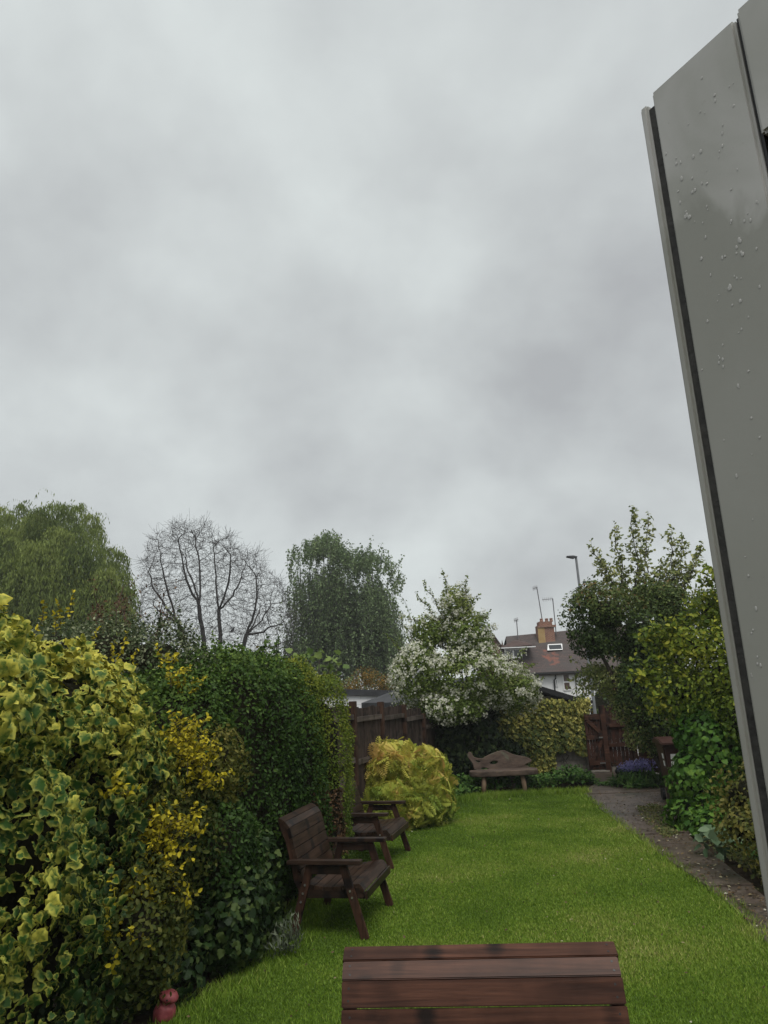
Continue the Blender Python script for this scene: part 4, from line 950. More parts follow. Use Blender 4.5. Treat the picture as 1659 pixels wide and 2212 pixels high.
pv = plant('privet_hedge', 'tall dense dark green hedge behind the nearer slatted bench against it', 'hedge', (-1.8, 7.8, 0))
pb_ = [((-1.85, 8.0, 1.24), (.80, 1.05, 1.28)), ((-1.45, 8.5, 1.22), (.66, .62, 1.27)), ((-1.65, 8.1, 1.25), (.70, .9, 1.22)), ((-2.1, 6.9, 1.12), (.65, .8, 1.15)), ((-1.75, 6.7, .6), (.55, .7, .6))]
P, Nn = blobs(pb_, 60000, .22, .10, 3.0, pw=3.6)
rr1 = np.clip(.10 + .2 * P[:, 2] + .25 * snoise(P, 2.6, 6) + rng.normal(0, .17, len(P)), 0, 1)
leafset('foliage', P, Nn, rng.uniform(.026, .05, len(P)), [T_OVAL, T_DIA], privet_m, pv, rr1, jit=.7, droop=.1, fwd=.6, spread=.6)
core(pb_, twig, pv, sh=.82, lump=.03, pw=3.6)
tips = [((P[i][0], P[i][1], P[i][2]), (random.gauss(0, .4), random.gauss(0, .4), 1), random.uniform(.08, .24)) for i in rng.choice(np.nonzero((P[:, 2] > 2.2))[0], 110)]
sprays(tips, privet_m, pv, [T_OVAL], size=.04, step=.022, name='stray_shoots')
tubes('branch', sticks((-1.7, 7.8, 0), [(-1.7, 7.2, 1.9), (-1.6, 8.2, 1.9), (-1.6, 8.8, 1.6), (-2.0, 6.8, 1.5)], .03), bark, pv)

he = plant('clipped_hedge_end', 'rounded yellow green clipped hedge end with a dead brown patch, between the two side benches', 'hedge', (-1.0, 8.9, 0))
hb_ = [((-.97, 8.95, 1.10), (.44, .48, 1.22)), ((-1.2, 8.75, 1.3), (.45, .5, 1.10))]
P, Nn = blobs(hb_, 30000, .2, .10, 4, pw=3.8)
rr1 = np.clip(.16 + .22 * P[:, 2] + .25 * snoise(P, 4, 6) + rng.normal(0, .16, len(P)), 0, 1)
dead = (P[:, 2] < 1.02) & (P[:, 2] > .32) & (np.abs(P[:, 0] + .78 + .1 * snoise(P, 5)) < .17) & (P[:, 1] < 9.0)
leafset('foliage', P[~dead], Nn[~dead], rng.uniform(.018, .036, (~dead).sum()), [T_OVAL, T_DIA], lime_m, he, rr1[~dead], jit=.7, droop=.05, fwd=.7, spread=.5)
leafset('dead_patch', P[dead], Nn[dead], rng.uniform(.02, .045, dead.sum()), [T_NARROW, T_DIA], dead_m, he, jit=.8, droop=.3, fwd=.5, spread=.7)
core(hb_, twig, he, sh=.7, lump=.04, pw=3.0)
tubes('branch', sticks((-1.0, 8.9, 0), [(-1.0, 8.9, 1.8), (-1.2, 8.8, 1.8), (-.9, 9.1, 1.5)], .03), bark, he)

eu = plant('euonymus_shrub', 'small-leaved silver edged shrub rising behind the golden shoots of the hedge', 'shrub', (-2.9, 7.6, 0))
eb = [blob(235, 1435, 7.2, .50, .5, .44), blob(330, 1445, 7.4, .50, .5, .42), blob(410, 1480, 7.4, .40, .4, .42), blob(120, 1430, 7.2, .5, .5, .4), ((-2.6, 7.5, .9), (.8, .7, .9))]
P, Nn = blobs(eb, 15000, .4, .25, 3.5)
leafset('foliage', P, Nn, rng.uniform(.02, .045, len(P)), [T_OVAL, T_DIA], euo_m, eu, jit=.8, droop=.1, fwd=.6, spread=.7)
tips = [(at(random.uniform(180, 430), 1415 - abs(random.gauss(0, 25)), 7.3), (random.gauss(0, .25), random.gauss(0, .2), 1), random.uniform(.15, .4)) for _ in range(46)]
sprays(tips, euo_m, eu, [T_OVAL], size=.035, step=.03, name='shoots'); core(eb, twig, eu)
tubes('branch', sticks((-2.7, 7.5, 0), [(-2.7, 7.4, 2.2), (-2.2, 7.3, 2.2), (-3.0, 7.4, 2.1)], .03), bark, eu)
rs = plant('rose_bush', 'thin reddish brown nearly leafless stems standing above the hedge before the willow', 'shrub', (-3.4, 8.8, 0))
segs = []; tips2 = []
for _ in range(9):
    b0 = at(random.uniform(200, 330), 1420, 8.8); segs += sticks((-3.4, 8.8, 0), [b0], .012)
    grow(b0, (random.gauss(0, .25), 0, 1), random.uniform(.4, .95), .010, 0, [(6, .12, .03, 5, .8, .5, .6), (4, .15, .0, 0, .6, .5, .5)], segs, tips2)
tubes('stem', segs, noisemat('reddish stems', (.05, .025, .018), (.12, .06, .04), 10, .8, .2), rs, .005)
P = np.array([q[0] for q in tips2]); P = np.repeat(P, 3, 0) + rng.normal(0, .03, (len(P) * 3, 3)); leafset('foliage', P, unit(rng.normal(size=P.shape)), rng.uniform(.02, .045, len(P)), [T_DIA], dead_m, rs, jit=1, droop=.2, spread=1)

gi = plant('ground_ivy', 'dark green ivy trailing along the hedge foot behind the red ornament', 'ivy', (-1.5, 6.2, 0))
gib = [((-1.72, 5.85, .22), (.30, .45, .34)), ((-1.35, 6.4, .3), (.28, .5, .42)), ((-1.25, 7.0, .35), (.22, .45, .5)), ((-2.05, 5.2, .25), (.30, .5, .4))]
P, Nn = blobs(gib, 3800, .35, .25, 4)
leafset('foliage', P, Nn, rng.uniform(.03, .075, len(P)), IVYS, leafmat('trailing ivy', [(0, (.010, .022, .007)), (.6, (.026, .052, .014)), (1, (.08, .11, .03))], trans=.15, rough=.38), gi, jit=.5, droop=.6, fwd=.4, spread=.5, parts=120)
tubes('stem', sticks((-1.6, 6.2, 0), [(-1.5, 5.6, .4), (-1.3, 6.5, .6), (-1.2, 7.0, .7), (-1.8, 5.2, .5)], .012), bark, gi)
lv = plant('lavender', 'small grey green lavender tuft by the rear leg of the nearer hedge bench', 'lavender', ground(608, 2068))
P, Nn = blobs([((lv.location.x, lv.location.y, .08), (.17, .14, .13)), ((lv.location.x + .08, lv.location.y, .12), (.08, .1, .15))], 420, .95, .4, 6)
leafset('foliage', P, Nn, rng.uniform(.04, .08, len(P)), [T_NARROW], lav_m, lv, jit=.4, droop=-1.0, fwd=.4, spread=.4)
fg = plant('fig_tree', 'pale broad-leaved young fig showing above the clipped hedge', 'tree', (-1.6, 11.0, 0))
segs = []; tips = []
for u, v in ((640, 1425), (665, 1415), (690, 1425), (712, 1420), (730, 1440), (600, 1420), (655, 1445), (705, 1455)):
    q = at(u, v, 11.0); segs += sticks((-1.6, 11.0, 0), [q], .02); tips.append(tuple(q))
tubes('stem', segs, bark_grey, fg)
P = np.repeat(np.array(tips), 9, 0) + rng.normal(0, .07, (72, 3)); leafset('foliage', P, unit(rng.normal(size=P.shape) * .5 + np.array([0, -.3, .8])), rng.uniform(.06, .12, len(P)), IVYS, fig_m, fg, jit=.3, droop=.5, fwd=.3, spread=.7, parts=60)

# ------------------------------------------------------------------ golden fern-leaved shrub
se = plant('fern_leaved_shrub', 'golden yellow feathery shrub tinged pink, at the foot of the board fence', 'shrub', (.18, 12.5, 0))
sb_ = [((-.04, 12.5, .70), (.42, .6, .52)), ((.44, 12.4, .64), (.34, .5, .42)), ((-.28, 12.5, .62), (.38, .5, .5)), ((.25, 12.3, .35), (.58, .6, .36)), ((.48, 12.3, .28), (.28, .4, .28)), ((-.1, 12.0, .35), (.5, .5, .35))]
P, Nn = blobs(sb_, 3300, .45, .36, 3.6)
rr1 = np.clip(.25 + .28 * P[:, 2] + .25 * snoise(P, 4, 9) + rng.normal(0, .16, len(P)), 0, 1)
leafset('foliage', P, Nn, rng.uniform(.15, .32, len(P)), FERN, sem_m, se, rr1, jit=.3, droop=.15, fwd=1.1, spread=.4, parts=300, part_name='frond')
tubes('stem', sticks((.15, 12.5, 0), [(.1 + random.gauss(0, .35), 12.5 + random.gauss(0, .3), random.uniform(.7, 1.05)) for _ in range(12)], .012), bark, se); core(sb_, twig, se, sh=.45)

# ------------------------------------------------------------------ blossom tree
bt = plant('blossom_tree', 'pear tree covered in white blossom standing over the log bench', 'tree', (1.55, 16.55, 0))
bb = [blob(1000, 1460, 16.5, 1.25, .75, .62), blob(905, 1450, 16.4, .62, .6, .70), blob(1105, 1495, 16.6, .58, .6, .42), blob(1000, 1370, 16.6, .62, .6, .55), blob(930, 1370, 16.6, .45, .45, .38), blob(985, 1310, 16.6, .36, .36, .42), blob(1035, 1400, 16.6, .36, .4, .42), blob(970, 1530, 16.2, .75, .55, .30)]
P, Nn = blobs(bb, 28000, .6, .34, 3.0, back=-.9)
rr1 = np.clip(.4 + .15 * (P[:, 2] - 2.4) + .25 * snoise(P, 3, 2) + rng.normal(0, .2, len(P)), 0, 1)
leafset('foliage', P, Nn, rng.uniform(.04, .08, len(P)), [T_OVAL], apple_m, bt, rr1, jit=.8, droop=.2, fwd=.4, spread=.8)
Pc, Nc = blobs(bb, 1450, .2, .34, 3.0, back=-.9)
ok_ = snoise(Pc, 3.6, 7) + rng.normal(0, .3, len(Pc)) > -.25; Pc = Pc[ok_]; Nc = Nc[ok_]
low = rng.uniform(0, 1, len(Pc)) < np.clip(1.3 - .25 * np.abs(Pc[:, 2] - 2.0), .6, 1); Pc = Pc[low]; Nc = Nc[low]
k = 13; P = np.repeat(Pc + Nc * .05, k, 0) + rng.normal(0, .036, (len(Pc) * k, 3)); Nn = np.repeat(Nc, k, 0)
leafset('blossom', P, Nn, rng.uniform(.030, .050, len(P)), FLOWER, bloss_m, bt, jit=.6, droop=0, fwd=0, spread=1)
segs = []; tips = []
for u, v, u2, v2 in ((975, 1320, 960, 1245), (1000, 1330, 1008, 1252), (990, 1330, 1030, 1290), (950, 1340, 905, 1290), (930, 1350, 880, 1335), (960, 1330, 915, 1262), (900, 1420, 868, 1335), (1090, 1460, 1130, 1405), (1100, 1470, 1145, 1440), (1120, 1480, 1165, 1470), (1020, 1360, 1050, 1330), (880, 1420, 845, 1380)):
    a, b = at(u, v, 16.5), at(u2, v2, 16.5); segs += sticks(a, [b], .014, 6) + sticks(at(990, 1430, 16.6), [a], .018, 4)
    for i in range(9):
        q = a.lerp(b, (i + 1) / 9); tips.append((q, ((b - a).normalized() + Vector((random.gauss(0, .5), random.gauss(0, .5), random.gauss(.2, .4)))), random.uniform(.08, .2)))
segs += sticks((1.55, 17.0, 0), [at(1000, 1400, 16.5), at(930, 1420, 16.4), at(1090, 1430, 16.6), at(960, 1330, 16.6), at(1010, 1330, 16.6)], .035, 7)
tubes('trunk', segs, bark, bt)
sprays(tips, apple_m, bt, [T_OVAL], size=.06, step=.03, name='leafy_shoots')
Pt = np.array([tuple(q[0]) for q in tips]); Pt = Pt[rng.uniform(0, 1, len(Pt)) < .6]; P = np.repeat(Pt, 7, 0) + rng.normal(0, .045, (len(Pt) * 7, 3))
leafset('blossom', P, unit(rng.normal(size=P.shape) + np.array([0, -.6, .6])), rng.uniform(.035, .055, len(P)), FLOWER, bloss_m, bt, jit=.6, droop=0, fwd=0, spread=1)

# ------------------------------------------------------------------ ivy on the shed
wi = plant('wall_ivy', 'yellow variegated ivy covering the front wall of the concrete shed', 'ivy', s0)
n = 9500; xs = rng.uniform(0, 1, n); zs = rng.uniform(0, 1, n)
sn_ = np.array([math.sin(sa), -math.cos(sa), 0]); sdir = np.array([math.cos(sa), math.sin(sa), 0])
X = .15 + xs * (sl_ - .12); zt_ = zr - .02 + .045 * (sl_ - X) + .07 * np.sin(X * 7 + np.sin(X * 17)) + rng.normal(0, .03, n); Z = .12 + zs * (zt_ - .12)
Pw = np.array(s0) + sdir * X[:, None] + np.array([0, 0, 1.0]) * Z[:, None]
th = .10 + .10 * snoise(Pw, 2.4, 1) + .22 * np.clip(1 - X / 1.5, 0, 1)
keep = ~((X > sl_ - 1.05) & (Z < .55 + .25 * snoise(Pw, 3, 2)) & (X < sl_ - .02)) & ((X < sl_ - .16) | (Z > .75) )
Pw = Pw + sn_ * (np.clip(th, .03, .5) + rng.uniform(-.05, .06, n))[:, None]; Pw, X, Z = Pw[keep], X[keep], Z[keep]
rr1 = np.clip(-.12 + .17 * X + .40 * snoise(Pw, 2.6, 8) + .12 * (Z > 1.2) + rng.normal(0, .2, len(Pw)), 0, 1)
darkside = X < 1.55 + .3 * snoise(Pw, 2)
Nw = np.tile(sn_ + np.array([0, 0, .25]), (len(Pw), 1))
leafset('foliage', Pw[~darkside], Nw[~darkside], rng.uniform(.05, .10, (~darkside).sum()), IVYS, shiv_m, wi, rr1[~darkside], jit=.4, droop=.8, fwd=.2, spread=.4, parts=300)
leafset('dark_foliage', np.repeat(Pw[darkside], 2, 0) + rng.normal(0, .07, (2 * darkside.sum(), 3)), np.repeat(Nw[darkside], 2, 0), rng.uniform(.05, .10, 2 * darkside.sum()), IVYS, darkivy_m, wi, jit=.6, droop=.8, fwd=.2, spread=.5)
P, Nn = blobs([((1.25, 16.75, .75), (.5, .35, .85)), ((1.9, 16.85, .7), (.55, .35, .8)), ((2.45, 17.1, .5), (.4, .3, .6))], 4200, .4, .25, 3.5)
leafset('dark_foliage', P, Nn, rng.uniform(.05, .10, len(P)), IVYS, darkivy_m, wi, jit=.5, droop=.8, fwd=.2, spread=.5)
segs = []
for i in range(14):
    x = random.uniform(.2, sl_ - .3); a = np.array(s0) + sdir * x + sn_ * .03; segs += sticks(a, [a + np.array([0, 0, random.uniform(.8, 1.6)]) + sdir * random.uniform(-.4, .4)], .012, 6)
tubes('stem', segs, bark, wi)

# ------------------------------------------------------------------ low plants in front of the shed and along the path
gc = plant('ground_cover', 'low green leafy plants growing behind and under the log bench', 'plants', (2.2, 16.0, 0)); gc['kind'] = 'stuff'; del gc['category']
def cover(poly, n, h, mat, root, sz, seed=0, tpl=(T_OVAL, T_DIA), droop=.3):
    xs_ = [p[0] for p in poly]; ys_ = [p[1] for p in poly]
    P = np.stack([rng.uniform(min(xs_), max(xs_), n * 3), rng.uniform(min(ys_), max(ys_), n * 3), np.zeros(n * 3)], 1); P = P[inpoly(P, poly)][:n]
    m = .45 + .55 * snoise(P, 2.6, seed); P[:, 2] = np.clip(h * np.clip(m, .1, 1.2) * rng.uniform(.15, 1, len(P)) ** .6, .01, 2)
    Nn = np.tile(np.array([0, -.25, 1.0]), (len(P), 1))
    return leafset('foliage', P, Nn, rng.uniform(sz * .6, sz * 1.3, len(P)), list(tpl), mat, root, jit=.45, droop=droop, fwd=.1, spread=.9)
D.objects.remove(gc)
def coverthing(name, label, *a, **k):
    o = cover(a[0], a[1], a[2], a[3], None, a[4], **k); o.name = name; tag(o, label, 'plants', kind='stuff'); return o
coverthing('ground_cover', 'low green leafy plants growing behind and under the log bench', [(.75, 14.7), (1.6, 15.05), (2.9, 15.25), (3.9, 15.7), (4.35, 16.5), (4.3, 17.8), (2.5, 17.2), (1.0, 16.6)], 9000, .42, cover_m, .075)
coverthing('bed_plants', 'tangle of low mixed leaves between the path and green vine', [(3.1, 4.0), (3.3, 6.2), (3.42, 7.3), (3.62, 8.3), (3.88, 10), (4.4, 12.4), (5.2, 12.6), (5.2, 8), (4.6, 4)], 15000, .17, brown_cover, .055, seed=3)
coverthing('green_bed_plants', 'fresh green low plants spilling over path edge around the grey green hosta', [(3.35, 6.0), (3.5, 7.4), (3.75, 8.4), (4.1, 9.6), (4.9, 9.6), (4.8, 6)], 4200, .30, cover_m, .07, seed=5)
coverthing('path_weeds', 'mossy weeds growing in the joints of the concrete path', [(3.5, 10.3), (3.75, 10.5), (4.2, 12.4), (4.45, 12.6), (4.3, 12.9), (3.95, 12.8), (3.65, 11.6)], 2200, .055, brown_cover, .04, seed=7)
coverthing('gate_weeds', 'small weed patch on the path beside the shed corner', [(4.0, 15.6), (4.5, 16.3), (4.75, 16.0), (4.4, 15.5)], 500, .12, cover_m, .05, seed=9)
# fallen petals and leaves on the path
n = 1700; yv = rng.uniform(4.5, 16, n); u_ = rng.uniform(0.02, 1.0, n); Pp = np.array([(interp(PATH_L, y) + (interp(PATH_R, y) - interp(PATH_L, y)) * u, y, .024 + rng.uniform(0, .006)) for y, u in zip(yv, u_)])
pet_m = leafmat('petals and dead leaves', [(0, (.04, .025, .014)), (.8, (.13, .085, .04)), (.93, (.30, .27, .16)), (1, (.55, .53, .45))], trans=.1)
o = leafset('fallen_leaves', Pp, np.tile([0, 0, 1.0], (n, 1)), rng.uniform(.014, .05, n), [T_OVAL, T_DIA], pet_m, None, jit=.2, droop=0, fwd=0, spread=1); tag(o, 'pale petals and dead leaves strewn over the concrete path', 'litter', kind='stuff')
n = 500; Pp = np.stack([rng.uniform(-1.5, 2.9, n), rng.uniform(4, 14.5, n), np.full(n, .035)], 1); Pp = Pp[inpoly(Pp, LAWN)]
o = leafset('lawn_litter', Pp, np.tile([0, -.2, 1.0], (len(Pp), 1)), rng.uniform(.01, .03, len(Pp)), [T_OVAL], pet_m, None, jit=.4, droop=0, fwd=0, spread=1); tag(o, 'petals and dead leaf scraps lying on the lawn', 'litter', kind='stuff')
# bluebells
bl = plant('bluebells', 'clump of violet bluebells with strap leaves beside the wheelie bin', 'flowers', (4.75, 15.4, 0))
P, Nn = blobs([((4.85, 15.4, .03), (.50, .42, .20))], 1000, .9, .1, 3); leafset('strap_leaves', P, Nn, rng.uniform(.15, .30, len(P)), [T_NARROW], cover_m, bl, jit=.3, droop=-.4, fwd=.8, spread=.4)
P, Nn = blobs([((4.78, 15.55, .38), (.30, .32, .14)), ((5.0, 15.5, .40), (.26, .30, .15))], 900, .8, .2, 4); leafset('bells', P, Nn, rng.uniform(.025, .05, len(P)), [T_OVAL], blue_m, bl, jit=.8, droop=.8, spread=.5)
tubes('stalk', sticks((4.85, 15.45, 0), [(4.85 + random.gauss(0, .22), 15.5 + random.gauss(0, .15), random.uniform(.35, .55)) for _ in range(40)], .004, 3), vine_m, bl, .05)

# ------------------------------------------------------------------ right hand shrubs and trees
vi = plant('green_vine', 'bright green broad-leaved vine climbing in a column beside the bin', 'vine', (4.55, 11.2, 0))
vb = [blob(1508, 1590, 11.2, .36, .4, .45), blob(1500, 1690, 11.1, .34, .4, .45), blob(1510, 1775, 10.9, .42, .45, .36), blob(1545, 1640, 11.0, .32, .4, .5), blob(1480, 1820, 10.8, .36, .4, .24), blob(1560, 1800, 10.4, .42, .4, .30), blob(1520, 1545, 11.3, .38, .4, .3)]
P, Nn = blobs(vb, 3400, .3, .2, 3.5)
rr1 = np.clip(.42 + .2 * snoise(P, 3, 3) + rng.normal(0, .2, len(P)), 0, 1)
leafset('foliage', P, Nn, rng.uniform(.05, .10, len(P)), IVYS + [T_OVAL], vine_m, vi, rr1, jit=.45, droop=.8, fwd=.3, spread=.4, parts=300)
core(vb, twig, vi, sh=.62); tubes('stem', sticks((4.6, 11.2, 0), [at(1508, 1580, 11.2), at(1500, 1690, 11.1), at(1545, 1640, 11.1)], .02), bark, vi)
ys = plant('yellow_shrub', 'yellow green leafy shrub arching out in front of dark evergreen, by the open door', 'shrub', (5.1, 11.4, 0))
yb = [blob(1500, 1400, 11.4, .60, .6, .45), blob(1450, 1390, 11.5, .36, .4, .30), blob(1545, 1320, 11.5, .48, .5, .55), blob(1480, 1500, 11.4, .45, .5, .42), blob(1560, 1480, 11.2, .5, .6, .7), blob(1600, 1370, 11.3, .5, .5, .6), blob(1590, 1560, 10.8, .4, .5, .5)]
P, Nn = blobs(yb, 11000, .75, .55, 2.6)
rr1 = np.clip(.40 + .18 * (P[:, 2] - 2) + .28 * snoise(P, 2.6, 3) + rng.normal(0, .17, len(P)), 0, 1)
leafset('foliage', P, Nn, rng.uniform(.04, .085, len(P)), [T_OVAL], yshr_m, ys, rr1, jit=.5, droop=.3, fwd=.6, spread=.5, parts=300)
tips = []
for u, v in ((1400, 1390), (1395, 1450), (1410, 1380), (1390, 1455), (1420, 1510), (1440, 1370), (1460, 1360), (1530, 1270), (1535, 1250), (1550, 1280), (1500, 1330), (1400, 1480), (1430, 1540)):
    for _ in range(7): tips.append((at(u + 22 + random.gauss(0, 12), v + random.gauss(0, 10), 11.3), (random.gauss(-.8, .3), random.gauss(-.3, .3), random.gauss(.25, .3)), random.uniform(.2, .4)))
sprays(tips, yshr_m, ys, [T_OVAL], size=.085, step=.05, name='leafy_shoots')
core(yb, twig, ys, sh=.35); tubes('branch', sticks((5.0, 11.4, 0), [at(1500, 1400, 11.4), at(1450, 1400, 11.5), at(1545, 1310, 11.5), at(1490, 1500, 11.4), at(1600, 1400, 11.3)], .03), bark, ys)
fs = plant('pale_shrub', 'small pale green shrub low down next to the open door', 'shrub', (4.15, 8.3, 0))
fb = [blob(1615, 1720, 8.4, .36, .4, .34), blob(1595, 1780, 8.2, .26, .3, .24), blob(1640, 1800, 8.0, .3, .3, .3)]
P, Nn = blobs(fb, 2300, .8, .5, 3.5); leafset('foliage', P, Nn, rng.uniform(.03, .07, len(P)), [T_OVAL], dull_m, fs, np.clip(rng.normal(.5, .22, len(P)), 0, 1), jit=.6, droop=.5, fwd=.5, spread=.5, parts=100)
tubes('stem', sticks((4.15, 8.3, 0), [at(1615, 1720, 8.4), at(1595, 1770, 8.2), at(1640, 1780, 8.0)], .012), bark, fs); core(fb, twig, fs, sh=.5)
ho = plant('hosta', 'grey green broad-leaved plant at the edge of path bed', 'plant', ground(1570, 1850))
P, Nn = blobs([((ho.location.x, ho.location.y, .16), (.30, .25, .18))], 55, .6, .1, 3); leafset('foliage', P, unit(Nn + np.array([0, -.2, .7])), rng.uniform(.12, .2, len(P)), [T_OVAL], hosta_m, ho, jit=.25, droop=.2, fwd=.8, spread=.3, parts=50)

dt = plant('evergreen_tree', 'dense dark evergreen tree with bronze young growth overhanging the gate', 'tree', (5.35, 14.9, 0))
eb_ = [blob(1310, 1330, 15, .75, .7, .58), blob(1390, 1380, 15, .95, .8, .75), blob(1290, 1385, 14.9, .55, .5, .42), blob(1400, 1470, 14.8, .85, .7, .75), blob(1450, 1330, 15, .8, .7, .52), blob(1460, 1560, 14.6, .7, .7, .75), blob(1278, 1300, 15, .30, .35, .35), blob(1420, 1290, 15.2, .55, .5, .35)]
P, Nn = blobs(eb_, 24000, .5, .36, 2.6)
rr1 = np.clip(.36 + .12 * (P[:, 2] - 2.4) + .35 * snoise(P, 2.2, 3) + rng.normal(0, .18, len(P)), 0, 1)
leafset('foliage', P, Nn, rng.uniform(.04, .085, len(P)), [T_OVAL, T_DIA], dtree_m, dt, rr1, jit=.7, droop=.2, fwd=.5, spread=.7)
core(eb_, twig, dt, sh=.5); tubes('trunk', sticks((5.35, 14.9, 0), [at(1390, 1380, 15), at(1310, 1340, 15), at(1450, 1340, 15), at(1290, 1400, 14.9)], .08, 7), bark, dt)
ob = plant('overhanging_shrub', 'pale speckled leafy branches hanging low across the board fence beside gate', 'shrub', (5.6, 15.2, 0))
obl = [blob(1330, 1470, 15.2, .55, .5, .34), blob(1375, 1530, 15.1, .5, .5, .36), blob(1290, 1450, 15.3, .32, .35, .20), blob(1395, 1590, 15.0, .4, .4, .35), blob(1410, 1500, 15.0, .5, .5, .5), blob(1360, 1480, 15.3, .6, .4, .4), blob(1440, 1560, 14.8, .45, .4, .5)]
P, Nn = blobs(obl, 8500, .6, .35, 3.2); rr1 = np.clip(.55 + .25 * snoise(P, 3, 3) + rng.normal(0, .2, len(P)), 0, 1)
leafset('foliage', P, Nn, rng.uniform(.035, .075, len(P)), [T_OVAL], pear_m, ob, rr1, jit=.7, droop=.4, fwd=.4, spread=.7)
tips = [(at(1275 + random.gauss(0, 14), 1465 + random.gauss(0, 22), 15.2), (random.gauss(-.8, .3), 0, random.gauss(0, .3)), random.uniform(.2, .45)) for _ in range(18)]
sprays(tips, pear_m, ob, [T_OVAL], size=.07, step=.04, name='leafy_shoots')
tubes('branch', sticks((5.6, 15.2, 0), [at(1330, 1470, 15.2), at(1290, 1455, 15.3), at(1375, 1530, 15.1)], .03), bark, ob)
pt = plant('upright_tree', 'slender tree with upright leafy shoots rising behind the dark evergreen', 'tree', (6.6, 18.0, 0))
segs = []; tips = []
for u, v, u2, v2, n in ((1340, 1310, 1278, 1180, 9), (1350, 1310, 1328, 1140, 12), (1380, 1310, 1366, 1105, 15), (1385, 1310, 1402, 1118, 12), (1395, 1300, 1430, 1220, 7), (1450, 1310, 1452, 1150, 12), (1455, 1310, 1475, 1165, 11), (1470, 1290, 1515, 1180, 10), (1460, 1300, 1500, 1220, 9), (1345, 1300, 1300, 1215, 7), (1360, 1320, 1340, 1230, 6), (1390, 1320, 1385, 1180, 8), (1440, 1320, 1440, 1230, 6)):
    a, b = at(u, v, 18), at(u2, v2, 18 + random.gauss(0, .3)); segs += sticks(a, [b], .022, 8); segs += sticks((6.6, 18, 0), [a], .05, 5)
    for i in range(n * 4):
        q = a.lerp(b, (i + .5) / (4 * n)); f = 1 - .55 * i / (4 * n)
        tips.append((q, (random.gauss(0, .9), random.gauss(0, .9), random.gauss(.4, .35)), random.uniform(.12, .55) * f))
    tips.append((b, (0, 0, 1), .15))
tubes('trunk', segs, bark_grey, pt); sprays(tips, pear_m, pt, [T_OVAL, T_DIA], size=.10, step=.06, name='foliage_shoots')
rb = plant('back_hedge', 'dark hedge filling the boundary behind yellow shrub and vine', 'hedge', (6.2, 12.4, 0))
rbl = [((6.15, 13.0, 1.0), (.8, 1.3, 1.2)), ((5.6, 11.3, .9), (.7, 1.2, 1.05)), ((5.2, 9.6, .8), (.65, 1.1, .95)), ((4.95, 8.0, .7), (.6, 1.1, .85)), ((5.75, 14.2, .9), (.6, .6, .95))]
P, Nn = blobs(rbl, 12000, .25, .15, 3); leafset('foliage', P, Nn, rng.uniform(.03, .07, len(P)), [T_OVAL, T_DIA], darkivy_m, rb, np.clip(rng.normal(.55, .25, len(P)), 0, 1), jit=.7, droop=.4, fwd=.5, spread=.6)
core(rbl, twig, rb); tubes('stem', sticks((5.8, 12, 0), [(6.1, 13, 1.6), (5.5, 11.2, 1.5), (5.2, 9.6, 1.3)], .04), bark, rb)

# ------------------------------------------------------------------ far trees
def zground(Y): return -.03 - 2.4 * min(1, max(0, (Y - 21) / 16))
# weeping willow
YW_ = 40.0; c_ = at(70, 1240, YW_); wl = plant('weeping_willow', 'large weeping willow with hanging green curtains of leaves', 'tree', (c_.x, YW_, zground(YW_)))
lob = []
top_u = np.array([-140, -60, 0, 35, 95, 150, 190, 225, 262, 292]); top_v = np.array([1160, 1120, 1100, 1092, 1085, 1092, 1095, 1165, 1195, 1250])
LP = []; LN = []; LR = []
bun = []
for row in range(9):
    for k in range(17):
        u = -120 + 24 * k + random.gauss(0, 7); tv = float(np.interp(u, top_u, top_v)); v = tv + 8 + row * 24 + random.gauss(0, 9)
        if u > 286 or v > 1385: continue
        bun.append((u, v, tv, row))
for u, v, tv, row in bun:
    f = min(1, (v - tv) / 150); yc = YW_ - 3.4 * math.sin(f * 1.5) + random.gauss(0, .5)
    if row < 2 and random.random() < .5: yc += 2.5
    c = np.array(at(u, v, yc)); r = random.uniform(.35, .75); bb_ = np.clip(random.gauss(.5, .17), .1, .9); L0 = random.uniform(.9, 2.0) + 1.4 * f
    for k in range(46):
        an = random.uniform(0, 6.283); o_ = random.random() ** .5; d = np.array([math.cos(an) * o_, math.sin(an) * o_, random.uniform(.15, .9)]); q = c + np.array([0, 0, -.1]); hang = L0 * random.uniform(.5, 1.15); m_ = int(7 + hang * 6)
        for i in range(m_):
            g = i / m_; d = d * .80 + np.array([0, 0, -.30]); d /= max(1e-6, np.linalg.norm(d)); q = q + d * (hang + r) / m_
            LP.append(q + rng.normal(0, .05, 3)); LN.append(rng.normal(size=3)); LR.append(bb_ + .15 - .3 * g + rng.normal(0, .12))
LP = np.array(LP); LN = unit(np.array(LN) * np.array([1, 1, .2]))
leafset('foliage', LP, LN, rng.uniform(.16, .33, len(LP)), [tmpl([(0, 0, 0), (-.11, .4, .02), (0, 1, -.03), (.11, .4, .02)], [[(0, 2, 1), (0, 3, 2)]])], wil_m, wl, np.array(LR), jit=.2, droop=1.2, fwd=.25, spread=.35)
segs = sticks((c_.x, YW_, zground(YW_)), [at(60, 1200, YW_), at(150, 1190, YW_), at(-30, 1230, YW_), at(220, 1270, YW_)], .5, 6); tubes('trunk', segs, bark, wl)

